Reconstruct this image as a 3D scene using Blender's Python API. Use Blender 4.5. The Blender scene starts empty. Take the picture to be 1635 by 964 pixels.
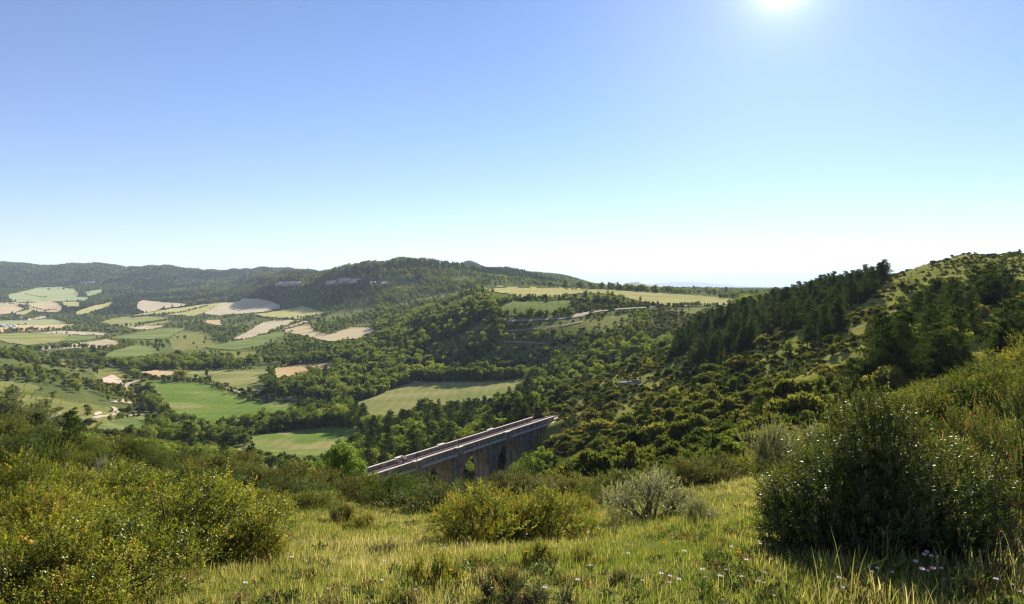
import bpy, bmesh, math, random
import numpy as np
from mathutils import Vector, Matrix
from mathutils.geometry import delaunay_2d_cdt
R = math.radians
RS = np.random.RandomState(7)
random.seed(7)
sc = bpy.context.scene
COL = sc.collection

# ------------------------------------------------------------------ camera, sky, sun, exposure
F, CX, HY = 1065.0, 817.5, 455.0          # focal length in picture units, principal column, horizon row
cam = bpy.data.cameras.new('camera'); camo = bpy.data.objects.new('camera', cam); COL.objects.link(camo)
camo.location = (0, 0, 0); camo.rotation_euler = (R(90), 0, 0)
cam.sensor_width = 36; cam.lens = 36 * F / 1635; cam.shift_y = -27 / 1635
cam.clip_start = 0.05; cam.clip_end = 200000
sc.camera = camo
SUN_AZ, SUN_EL = 22.1, 23.2               # degrees right of the view axis, above the horizon
world = bpy.data.worlds.new('World'); sc.world = world; world.use_nodes = True
wn = world.node_tree; bgn = wn.nodes['Background']
sky = wn.nodes.new('ShaderNodeTexSky'); sky.sky_type = 'NISHITA'; sky.sun_disc = False
sky.sun_elevation = R(SUN_EL); sky.sun_rotation = R(SUN_AZ)
sky.altitude = 600; sky.air_density = 1.0; sky.dust_density = 0.0; sky.ozone_density = 3.5
bgn.inputs[1].default_value = 0.05
SKY_TINT = (.99, .90, 1.01)              # white balance of the sky
def wnode(ty, **kw):
    n = wn.nodes.new(ty)
    for k, v in kw.items(): setattr(n, k, v)
    return n
tm = wnode('ShaderNodeVectorMath', operation='MULTIPLY'); wn.links.new(sky.outputs[0], tm.inputs[0]); tm.inputs[1].default_value = SKY_TINT
# the bright air round the sun
_sd = (math.sin(R(SUN_AZ))*math.cos(R(SUN_EL)), math.cos(R(SUN_AZ))*math.cos(R(SUN_EL)), math.sin(R(SUN_EL)))
tc = wnode('ShaderNodeTexCoord'); nm_ = wnode('ShaderNodeVectorMath', operation='NORMALIZE'); wn.links.new(tc.outputs['Generated'], nm_.inputs[0])
dt = wnode('ShaderNodeVectorMath', operation='DOT_PRODUCT'); wn.links.new(nm_.outputs[0], dt.inputs[0]); dt.inputs[1].default_value = _sd
mxm = wnode('ShaderNodeMath', operation='MAXIMUM'); wn.links.new(dt.outputs['Value'], mxm.inputs[0]); mxm.inputs[1].default_value = 0
tot_ = None
for ex_, am_ in ((4500, 30), (600, 3.0), (40, 1.5)):
    pw = wnode('ShaderNodeMath', operation='POWER'); wn.links.new(mxm.outputs[0], pw.inputs[0]); pw.inputs[1].default_value = ex_
    ml = wnode('ShaderNodeMath', operation='MULTIPLY_ADD'); wn.links.new(pw.outputs[0], ml.inputs[0]); ml.inputs[1].default_value = am_
    if tot_ is not None: wn.links.new(tot_.outputs[0], ml.inputs[2])
    else: ml.inputs[2].default_value = 0
    tot_ = ml
ad_ = wnode('ShaderNodeVectorMath', operation='ADD'); wn.links.new(tm.outputs[0], ad_.inputs[0]); wn.links.new(tot_.outputs[0], ad_.inputs[1]); wn.links.new(ad_.outputs[0], bgn.inputs[0])
sl = bpy.data.lights.new('sun', 'SUN'); sl.energy = 5.0; sl.angle = R(0.53); sl.color = (1.0, 0.93, 0.82)
slo = bpy.data.objects.new('sun', sl); COL.objects.link(slo)
sdir = Vector((math.sin(R(SUN_AZ)) * math.cos(R(SUN_EL)), math.cos(R(SUN_AZ)) * math.cos(R(SUN_EL)), math.sin(R(SUN_EL))))
slo.rotation_euler = sdir.to_track_quat('Z', 'Y').to_euler(); slo.location = (60, 100, 80)
vs = sc.view_settings; vs.view_transform = 'Standard'; vs.look = 'None'; vs.gamma = 1; vs.use_curve_mapping = False
vs.exposure = 1.6
cy = sc.cycles
cy.max_bounces = 5; cy.diffuse_bounces = 2; cy.glossy_bounces = 2; cy.transmission_bounces = 3
cy.transparent_max_bounces = 4; cy.volume_bounces = 0; cy.use_denoising = True
cy.caustics_reflective = False; cy.caustics_refractive = False
cy.sample_clamp_indirect = 4.0; cy.sample_clamp_direct = 12.0; cy.filter_width = 1.2

# ------------------------------------------------------------------ helpers
def link(o, parent=None):
    COL.objects.link(o)
    if parent: o.parent = parent
    return o
def tag(o, label=None, cat=None, group=None, kind=None):
    if label: o['label'] = label
    if cat: o['category'] = cat
    if group: o['group'] = group
    if kind: o['kind'] = kind
    return o
def mesh(name, V, Fs, mats, mi=None, tint=None, smooth=False, extra=None):
    """V (n,3); Fs list of int arrays, each (m,k) with k corners; one mesh datablock."""
    V = np.asarray(V, np.float32); me = bpy.data.meshes.new(name)
    Fs = [np.asarray(f, np.int32) for f in (Fs if isinstance(Fs, list) else [Fs]) if len(f)]
    nl = sum(f.size for f in Fs); nf = sum(len(f) for f in Fs)
    me.vertices.add(len(V)); me.vertices.foreach_set('co', V.ravel())
    me.loops.add(nl); me.loops.foreach_set('vertex_index', np.concatenate([f.ravel() for f in Fs]))
    me.polygons.add(nf)
    tot = np.concatenate([np.full(len(f), f.shape[1], np.int32) for f in Fs])
    me.polygons.foreach_set('loop_start', np.concatenate([[0], np.cumsum(tot)[:-1]]).astype(np.int32))
    if mi is not None: me.polygons.foreach_set('material_index', np.asarray(mi, np.int32))
    if smooth: me.polygons.foreach_set('use_smooth', np.ones(nf, bool))
    if tint is not None:
        a = me.attributes.new('tint', 'FLOAT', 'POINT'); a.data.foreach_set('value', np.asarray(tint, np.float32))
    if extra is not None:
        a = me.attributes.new('ground', 'FLOAT_COLOR', 'POINT'); a.data.foreach_set('color', np.asarray(extra, np.float32).ravel())
    for m in (mats if isinstance(mats, (list, tuple)) else [mats]): me.materials.append(m)
    me.update(calc_edges=True)
    return me
def obj(name, me, parent=None, loc=(0, 0, 0), rz=0, scale=None):
    o = bpy.data.objects.new(name, me); link(o, parent); o.location = loc; o.rotation_euler = (0, 0, rz)
    if scale is not None: o.scale = scale
    return o
def empty(name, loc=(0, 0, 0), rz=0, scale=None):
    return obj(name, None, None, loc, rz, scale)
class MB:
    """collects boxes, tubes and prisms into one mesh"""
    def __init__(s): s.V = []; s.F = []; s.n = 0
    def add(s, V, F):
        s.V += [tuple(v) for v in V]; s.F += [tuple(i + s.n for i in f) for f in F]; s.n += len(V); return s
    def box(s, a, b):
        (x0, y0, z0), (x1, y1, z1) = a, b
        return s.add([(x0,y0,z0),(x1,y0,z0),(x1,y1,z0),(x0,y1,z0),(x0,y0,z1),(x1,y0,z1),(x1,y1,z1),(x0,y1,z1)],
                     [(0,3,2,1),(4,5,6,7),(0,1,5,4),(1,2,6,5),(2,3,7,6),(3,0,4,7)])
    def tube(s, pts, rad, k=6, cap=True):
        pts = [Vector(p) for p in pts]; V = []; Fc = []
        for i, p in enumerate(pts):
            d = (pts[min(i+1, len(pts)-1)] - pts[max(i-1, 0)]).normalized()
            a = d.orthogonal().normalized(); b = d.cross(a)
            r = rad[i] if isinstance(rad, (list, tuple)) else rad
            for j in range(k):
                t = 2*math.pi*j/k; V.append(p + (a*math.cos(t) + b*math.sin(t))*r)
        for i in range(len(pts)-1):
            for j in range(k):
                Fc.append((i*k+j, i*k+(j+1) % k, (i+1)*k+(j+1) % k, (i+1)*k+j))
        if cap:
            Fc.append(tuple(range(k))[::-1]); Fc.append(tuple((len(pts)-1)*k+j for j in range(k)))
        return s.add(V, Fc)
    def prism(s, poly, a, b, axis):
        """poly of 2-D points extruded between a and b along axis 0/1/2"""
        n = len(poly); V = []
        for w in (a, b):
            for p, q in poly: V.append({0: (w, p, q), 1: (p, w, q), 2: (p, q, w)}[axis])
        return s.add(V, [tuple(range(n))[::-1], tuple(range(n, 2*n))] + [(i, (i+1) % n, n+(i+1) % n, n+i) for i in range(n)])
    def build(s, name, mat, parent=None, loc=(0, 0, 0), rz=0, smooth=False, bevel=0):
        me = s.data(name, mat, smooth, bevel); return obj(name, me, parent, loc, rz)
    def data(s, name, mat, smooth=False, bevel=0):
        me = bpy.data.meshes.new(name); me.from_pydata(s.V, [], s.F)
        bm = bmesh.new(); bm.from_mesh(me); bmesh.ops.recalc_face_normals(bm, faces=bm.faces)
        if bevel: bmesh.ops.bevel(bm, geom=bm.edges[:], offset=bevel, segments=1, affect='EDGES')
        bm.to_mesh(me); bm.free(); me.materials.append(mat)
        if smooth: me.shade_smooth()
        return me

# ---- noise
def _h(ix, iy, s):
    n = (ix.astype(np.int64) * 374761393 + iy.astype(np.int64) * 668265263 + s * 974711) & 0x7fffffff
    n = ((n ^ (n >> 13)) * 1274126177) & 0x7fffffff
    return ((n ^ (n >> 16)) & 0xffff) / 65535.0
def vnoise(x, y, s=0):
    ix = np.floor(x); iy = np.floor(y); fx = x - ix; fy = y - iy
    fx = fx*fx*(3-2*fx); fy = fy*fy*(3-2*fy); ix = ix.astype(np.int64); iy = iy.astype(np.int64)
    a = _h(ix, iy, s); b = _h(ix+1, iy, s); c = _h(ix, iy+1, s); d = _h(ix+1, iy+1, s)
    return (a*(1-fx)+b*fx)*(1-fy) + (c*(1-fx)+d*fx)*fy
def fbm(x, y, s=0, o=3):
    t = 0; w = .5; n = 0
    for i in range(o): t = t + w*vnoise(x*2**i, y*2**i, s+i); n += w; w *= .5
    return t / n
def sstep(a, b, x):
    t = np.clip((x-a)/(b-a), 0, 1); return t*t*(3-2*t)
def gblur(A, sig, axis):
    r = int(3*sig)+1; k = np.exp(-.5*(np.arange(-r, r+1)/sig)**2); k /= k.sum()
    P = np.pad(A, [(r, r) if i == axis else (0, 0) for i in range(A.ndim)], mode='edge')
    return np.apply_along_axis(lambda v: np.convolve(v, k, 'valid'), axis, P)
def pchip(x, y, q):
    x = np.asarray(x, float); y = np.asarray(y, float); h = np.diff(x); d = np.diff(y)/h
    m = np.zeros_like(y); m[0] = d[0]; m[-1] = d[-1]
    for i in range(1, len(x)-1):
        if d[i-1]*d[i] > 0:
            w1 = 2*h[i]+h[i-1]; w2 = h[i]+2*h[i-1]; m[i] = (w1+w2)/(w1/d[i-1]+w2/d[i])
    q = np.clip(q, x[0], x[-1]); i = np.clip(np.searchsorted(x, q, side='right')-1, 0, len(x)-2); t = (q-x[i])/h[i]
    return ((1+2*t)*(1-t)**2)*y[i] + t*(1-t)**2*h[i]*m[i] + t*t*(3-2*t)*y[i+1] + t*t*(t-1)*h[i]*m[i+1]

# ---- node materials
def nmat(name):
    m = bpy.data.materials.new(name); m.use_nodes = True; t = m.node_tree; t.nodes.clear()
    out = t.nodes.new('ShaderNodeOutputMaterial'); return m, t, out
def N(t, typ, **kw):
    n = t.nodes.new(typ)
    for k, v in kw.items():
        if k.startswith('i_'): n.inputs[k[2:]].default_value = v
        elif k.startswith('n_'): n.inputs[int(k[2:])].default_value = v
        else: setattr(n, k, v)
    return n
def ramp(t, stops, fac):
    r = t.nodes.new('ShaderNodeValToRGB'); e = r.color_ramp.elements
    while len(e) < len(stops): e.new(0.5)
    for el, (p, c) in zip(e, stops): el.position = p; el.color = (*c, 1)
    t.links.new(fac, r.inputs[0]); return r.outputs[0]
def texco(t, scale, kind='Object'):
    c = t.nodes.new('ShaderNodeTexCoord'); m = N(t, 'ShaderNodeMapping')
    m.inputs['Scale'].default_value = scale if isinstance(scale, tuple) else (scale,)*3
    t.links.new(c.outputs[kind], m.inputs[0]); return m.outputs[0]
def mixc(t, a, b, fac, mode='MIX'):
    m = N(t, 'ShaderNodeMix', data_type='RGBA', blend_type=mode)
    for s, v in ((0, fac), (6, a), (7, b)):
        if hasattr(v, 'links') or hasattr(v, 'is_linked'): t.links.new(v, m.inputs[s])
        else: m.inputs[s].default_value = v if s == 0 else (*v, 1)
    return m.outputs[2]
def leafmat(name, stops, trans=.35, gloss=.06, rough=.4, obr=.35, tcol=(1.5, 1.5, .55), patch=0):
    """leaf: diffuse + translucent + a waxy gloss; colour from the per-leaf tint and the plant's own random"""
    m, t, out = nmat(name)
    a = N(t, 'ShaderNodeAttribute', attribute_name='tint'); oi = N(t, 'ShaderNodeObjectInfo')
    mx = N(t, 'ShaderNodeMix', data_type='FLOAT'); mx.inputs[0].default_value = obr
    t.links.new(a.outputs['Fac'], mx.inputs[2]); t.links.new(oi.outputs['Random'], mx.inputs[3])
    fac = mx.outputs[0]
    if patch:                               # neighbouring plants of one kind share a tone
        ln = N(t, 'ShaderNodeTexNoise'); ln.inputs['Scale'].default_value = patch; ln.inputs['Detail'].default_value = 3; t.links.new(oi.outputs['Location'], ln.inputs[0])
        mr = N(t, 'ShaderNodeMapRange'); mr.inputs[1].default_value = .32; mr.inputs[2].default_value = .68; mr.inputs[3].default_value = -.28; mr.inputs[4].default_value = .28; t.links.new(ln.outputs[0], mr.inputs[0])
        ma = N(t, 'ShaderNodeMath', operation='ADD'); ma.use_clamp = True; t.links.new(fac, ma.inputs[0]); t.links.new(mr.outputs[0], ma.inputs[1]); fac = ma.outputs[0]
    c = ramp(t, stops, fac)
    d = N(t, 'ShaderNodeBsdfDiffuse'); t.links.new(c, d.inputs[0])
    tr = N(t, 'ShaderNodeBsdfTranslucent'); t.links.new(mixc(t, c, tcol, 1.0, 'MULTIPLY'), tr.inputs[0])
    m1 = N(t, 'ShaderNodeMixShader'); m1.inputs[0].default_value = trans
    t.links.new(d.outputs[0], m1.inputs[1]); t.links.new(tr.outputs[0], m1.inputs[2])
    s = m1.outputs[0]
    if gloss:
        g = N(t, 'ShaderNodeBsdfGlossy'); g.inputs['Roughness'].default_value = rough; g.inputs[0].default_value = (1, 1, 1, 1)
        m2 = N(t, 'ShaderNodeMixShader'); m2.inputs[0].default_value = gloss
        t.links.new(s, m2.inputs[1]); t.links.new(g.outputs[0], m2.inputs[2]); s = m2.outputs[0]
    t.links.new(s, out.inputs[0]); return m
def solid(name, stops, scale=1.0, rough=.85, bump=0, detail=5, metal=0, dist=.02, spec=.03):
    m, t, out = nmat(name); p = N(t, 'ShaderNodeBsdfPrincipled')
    p.inputs['Roughness'].default_value = rough; p.inputs['Metallic'].default_value = metal; p.inputs['Specular IOR Level'].default_value = spec
    n = N(t, 'ShaderNodeTexNoise'); n.inputs['Detail'].default_value = detail; n.inputs['Scale'].default_value = 1
    t.links.new(texco(t, scale), n.inputs[0]); t.links.new(ramp(t, stops, n.outputs[0]), p.inputs['Base Color'])
    if bump:
        b = N(t, 'ShaderNodeBump'); b.inputs['Strength'].default_value = bump; b.inputs['Distance'].default_value = dist
        t.links.new(n.outputs[0], b.inputs['Height']); t.links.new(b.outputs[0], p.inputs['Normal'])
    t.links.new(p.outputs[0], out.inputs[0]); return m

# ------------------------------------------------------------------ the lie of the land
# ground profiles: for each bearing (picture column) a list of (distance ahead, row where that ground is seen)
FARL = [(6000, 435), (30000, 456)]
PROF = {
 -300: [(3.6,964),(6,885),(10,832),(20,770),(40,700),(60,715),(100,705),(150,690),(200,665),(250,630),(300,590),(340,565),(400,550),(500,558),(650,548),(850,536),(1050,523),(1300,508),(1600,490),(1900,475),(2200,460),(2500,436),(2800,412),(3200,414)]+FARL,
 0:    [(3.6,964),(6,888),(10,838),(20,770),(40,712),(60,732),(100,727),(150,708),(200,688),(250,662),(300,630),(340,600),(400,567),(500,574),(650,553),(850,537),(1050,523),(1300,508),(1600,490),(1900,475),(2200,460),(2500,438),(2800,416),(3200,418)]+FARL,
 120:  [(3.6,964),(6,888),(10,838),(20,775),(40,722),(60,742),(100,733),(150,713),(200,693),(250,668),(300,643),(360,613),(420,592),(500,586),(650,558),(850,540),(1050,525),(1300,509),(1600,490),(1900,473),(2200,460),(2500,440),(2800,421),(3200,424)]+FARL,
 240:  [(3.6,964),(6,888),(10,838),(18,785),(35,745),(60,755),(100,750),(150,735),(200,715),(250,692),(300,668),(400,620),(500,587),(650,558),(850,540),(1050,523),(1300,507),(1600,490),(1900,476),(2200,462),(2500,443),(2800,430),(3200,432)]+FARL,
 360:  [(3.6,964),(6,888),(10,838),(17,790),(30,762),(60,770),(100,768),(150,755),(200,735),(250,702),(300,675),(400,620),(500,587),(650,558),(850,538),(1050,520),(1300,503),(1600,484),(1800,472),(2100,462),(2500,446),(2800,430),(3200,432)]+FARL,
 430:  [(3.6,964),(6,888),(10,838),(17,793),(27,772),(60,778),(100,774),(150,760),(200,737),(250,702),(300,673),(400,619),(500,586),(650,556),(850,534),(1050,515),(1250,500),(1450,483),(1550,470),(1650,452),(1800,437),(2000,436),(2800,431),(3200,434)]+FARL,
 480:  [(3.6,964),(6,888),(10,838),(17,795),(25,782),(60,785),(100,780),(150,765),(200,740),(250,702),(300,670),(400,617),(500,585),(650,555),(850,531),(1050,511),(1200,498),(1350,480),(1430,462),(1480,446),(1600,433),(1750,431),(2200,430),(3200,436)]+FARL,
 540:  [(3.6,964),(6,888),(10,838),(17,796),(22,788),(55,795),(100,785),(150,767),(200,740),(250,702),(300,667),(390,617),(480,585),(600,553),(800,526),(1000,506),(1150,490),(1270,470),(1360,450),(1420,432),(1520,428),(1750,430),(2200,430),(3200,436)]+FARL,
 600:  [(3.6,964),(6,888),(10,838),(15,806),(18,796),(50,810),(100,797),(150,764),(200,733),(250,698),(300,663),(380,618),(450,588),(550,555),(650,537),(800,518),(950,500),(1080,482),(1180,462),(1260,445),(1330,431),(1450,421),(1700,424),(2200,430)]+FARL,
 660:  [(3.6,964),(6,887),(10,838),(14,810),(18,796),(50,820),(90,808),(130,782),(170,746),(230,700),(300,662),(370,620),(420,592),(480,562),(560,535),(640,516),(750,505),(900,495),(1050,477),(1150,460),(1230,445),(1330,430),(1450,421),(1700,424),(2200,430)]+FARL,
 720:  [(3.6,964),(6,886),(10,837),(14,807),(17,793),(50,830),(90,810),(130,788),(170,750),(230,700),(300,660),(360,622),(400,602),(430,572),(470,546),(520,520),(560,503),(600,484),(640,479),(720,490),(850,488),(1000,474),(1150,455),(1300,434),(1450,426),(1700,429),(2200,432)]+FARL,
 780:  [(3.6,964),(6,884),(10,834),(14,803),(17,789),(50,830),(90,815),(130,790),(170,745),(220,690),(280,652),(340,624),(385,602),(410,570),(440,540),(460,518),(475,508),(510,492),(560,474),(640,463),(720,459),(850,465),(1000,462),(1200,446),(1400,436),(1550,431),(1800,433)]+FARL,
 840:  [(3.6,964),(6,882),(10,832),(14,800),(17,785),(45,820),(80,800),(120,765),(160,712),(200,675),(240,645),(330,622),(385,600),(410,562),(430,533),(450,513),(470,504),(500,484),(560,470),(680,458),(760,457),(900,462),(1200,452),(1500,441),(1750,436),(2000,438)]+FARL,
 900:  [(3.6,964),(6,881),(10,831),(14,797),(17,782),(45,805),(75,780),(110,735),(150,688),(180,650),(215,632),(270,638),(340,606),(390,570),(425,535),(450,511),(475,502),(500,487),(560,471),(680,460),(780,459),(1000,462),(1300,458),(1600,447),(1900,444)]+FARL,
 960:  [(3.6,964),(6,880),(10,830),(14,795),(17,780),(40,795),(65,765),(100,720),(150,668),(200,618),(225,606),(280,615),(340,582),(400,540),(450,510),(480,499),(530,482),(600,469),(700,462),(850,462),(1300,463),(2000,460),(4000,459),(30000,458)],
 1020: [(3.6,964),(6,876),(10,822),(14,787),(17,772),(40,790),(62,752),(100,700),(150,645),(200,596),(235,572),(290,592),(350,560),(420,525),(460,506),(500,494),(560,481),(650,468),(750,465),(1000,465),(2000,462),(4000,459),(30000,458)],
 1080: [(3.6,964),(6,870),(10,814),(14,780),(17,765),(40,782),(60,740),(100,680),(150,623),(200,575),(240,545),(300,568),(370,543),(430,518),(480,500),(530,489),(650,472),(800,469),(1100,467),(2000,463),(4000,460),(30000,458)],
 1140: [(3.6,964),(6,862),(10,806),(14,772),(17,757),(38,775),(57,730),(95,663),(145,602),(195,549),(238,518),(300,538),(400,510),(500,493),(560,488),(700,477),(850,471),(1100,468),(2000,463),(4000,460),(30000,458)],
 1200: [(3.6,964),(6,855),(10,798),(14,764),(17,750),(36,768),(55,718),(90,648),(140,583),(190,528),(232,496),(300,509),(420,493),(600,482),(900,473),(1500,466),(4000,461),(30000,458)],
 1320: [(3.6,964),(6,852),(10,785),(14,748),(18,733),(32,748),(50,690),(80,618),(120,553),(170,500),(215,470),(300,478),(600,475),(1500,467),(4000,461),(30000,458)],
 1440: [(3.6,964),(6,850),(10,765),(14,712),(20,680),(32,705),(50,655),(80,578),(120,513),(180,458),(230,438),(300,446),(600,465),(1500,466),(4000,461),(30000,458)],
 1560: [(3.6,964),(6,832),(10,735),(16,672),(26,632),(40,652),(60,598),(90,528),(140,463),(200,424),(250,407),(320,412),(600,445),(1500,464),(4000,461),(30000,458)],
 1640: [(3.6,964),(6,815),(10,715),(18,635),(32,580),(46,612),(66,575),(95,510),(145,455),(200,420),(260,405),(320,408),(600,440),(1500,464),(4000,461),(30000,458)],
 1950: [(3.6,964),(6,800),(10,690),(18,600),(36,545),(55,560),(75,545),(100,490),(150,445),(200,412),(270,396),(320,400),(600,435),(1500,462),(4000,461),(30000,458)],
}
pxs = np.array(sorted(PROF)); LQ = np.linspace(math.log(3.0), math.log(30000), 900); UQ = np.linspace(-1.15, 1.15, 560)
colz = []
for p in pxs:
    pr = PROF[int(p)]; pr = [(3.0, HY + 1.70*F/3.0)] + pr
    d = np.array([a for a, b in pr], float); v = np.array([(HY-b)/F for a, b in pr])
    colz.append(pchip(np.log(d), v, LQ))
colz = np.array(colz).T                                   # (nL, ncol)
TV = np.array([pchip((pxs-CX)/F, row, UQ) for row in colz])
TV = gblur(gblur(TV, 3.0, 0), 5.0, 1)
TZ = TV*np.exp(LQ)[:, None]
def ground_raw(X, Y):
    Yc = np.maximum(Y, 3.6); u = np.clip(X/Yc, UQ[0], UQ[-1]); l = np.clip(np.log(Yc), LQ[0], LQ[-1])
    i = (l-LQ[0])/(LQ[1]-LQ[0]); j = (u-UQ[0])/(UQ[1]-UQ[0])
    i0 = np.clip(i.astype(int), 0, len(LQ)-2); j0 = np.clip(j.astype(int), 0, len(UQ)-2); a = i-i0; b = j-j0
    z = (TZ[i0, j0]*(1-b)+TZ[i0, j0+1]*b)*(1-a) + (TZ[i0+1, j0]*(1-b)+TZ[i0+1, j0+1]*b)*a
    return z + np.where(Y < 3.6, np.minimum(3.6-Y, 12)*0.05, 0)
# the railway: straight line over the viaduct and on into a cutting
BD = np.array([.559, .829]); BN = np.array([.829, -.559]); BO = np.array([-13.1, 140.9]); BZ = -34.9
BRZ = math.atan2(BD[1], BD[0])
def railsw(X, Y): return (X-BO[0])*BD[0]+(Y-BO[1])*BD[1], (X-BO[0])*BN[0]+(Y-BO[1])*BN[1]
def ground(X, Y):
    X = np.asarray(X, float); Y = np.asarray(Y, float); z = ground_raw(X, Y)
    near = 1-sstep(15, 60, Y)
    z = z + (fbm(X*.9, Y*.9, 3)-.5)*.16*sstep(1, 4, Y)*near
    hill = sstep(35, 80, Y)*(1-sstep(260, 330, Y))
    z = z + (fbm(X*.11, Y*.11, 5)-.5)*2.6*hill*sstep(-20, 40, X) + (fbm(X*.06, Y*.06, 8)-.5)*2.2*hill
    far = sstep(1150, 1500, Y)*(1-sstep(3500, 5000, Y))*sstep(482, 464, HY-F*z/np.maximum(Y, 1))
    z = z + (fbm(X*.007, Y*.007, 11, 4)-.5)*13*far*sstep(-30, 20, z+20)
    z = z + (np.abs(fbm(X*.0062+Y*.0012, Y*.0016, 15, 3)-.5)*2-.35)*58*far*sstep(-35, 25, z)*sstep(-100, -350, X-.1*Y)
    s, w = railsw(X, Y); out = np.maximum(np.abs(s)-34, 0)
    m = (1-sstep(3.2, 9, np.abs(w)))*sstep(0, 5, out)*(1-sstep(np.where(s > 0, 9, 35), np.where(s > 0, 18, 55), out))
    z = z*(1-m) + (BZ-.45)*m
    under = (1-sstep(3, 24, np.abs(w)))*(1-sstep(15, 36, np.abs(s)))
    return z*(1-under) + np.minimum(z, -49)*under
def grad(n, a, b, p=1): return a+(b-a)*np.linspace(0, 1, n)**p
# visible surface per bearing, used to find where a sight line meets the ground
SU = np.linspace(-.95, .95, 1300); SD = np.exp(np.linspace(math.log(2.2), math.log(30000), 1500))
SV = ground(SU[None, :]*SD[:, None], np.repeat(SD[:, None], len(SU), 1))/SD[:, None]
SM = np.maximum.accumulate(SV, 0)
def hit(px, py):
    """where the ground stands that is seen at a picture point"""
    u = (px-CX)/F; v = (HY-py)/F; j = (u-SU[0])/(SU[1]-SU[0]); j = min(max(j, 0), len(SU)-1.001); j0 = int(j); t = j-j0
    d = 0
    for jj, w in ((j0, 1-t), (j0+1, t)):
        c = SM[:, jj]; i = int(np.searchsorted(c, v))
        if i >= len(SD): return None
        if i == 0: dd = SD[0]
        else:
            f = (v-c[i-1])/max(c[i]-c[i-1], 1e-9); dd = SD[i-1]*(SD[i]/SD[i-1])**f
        d += w*math.log(dd)
    d = math.exp(d); return u*d, d
def zat(x, y): return float(ground(np.array([x]), np.array([y]))[0])
def pix(X, Y, Z): return CX+F*X/Y, HY-F*Z/Y
def inpoly(px, py, poly):
    px = np.asarray(px, float); py = np.asarray(py, float); r = np.zeros(px.shape, bool); n = len(poly)
    for i in range(n):
        (x0, y0), (x1, y1) = poly[i], poly[(i+1) % n]
        if y0 == y1: continue
        r ^= ((y0 > py) != (y1 > py)) & (px < (x1-x0)*(py-y0)/(y1-y0)+x0)
    return r

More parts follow.
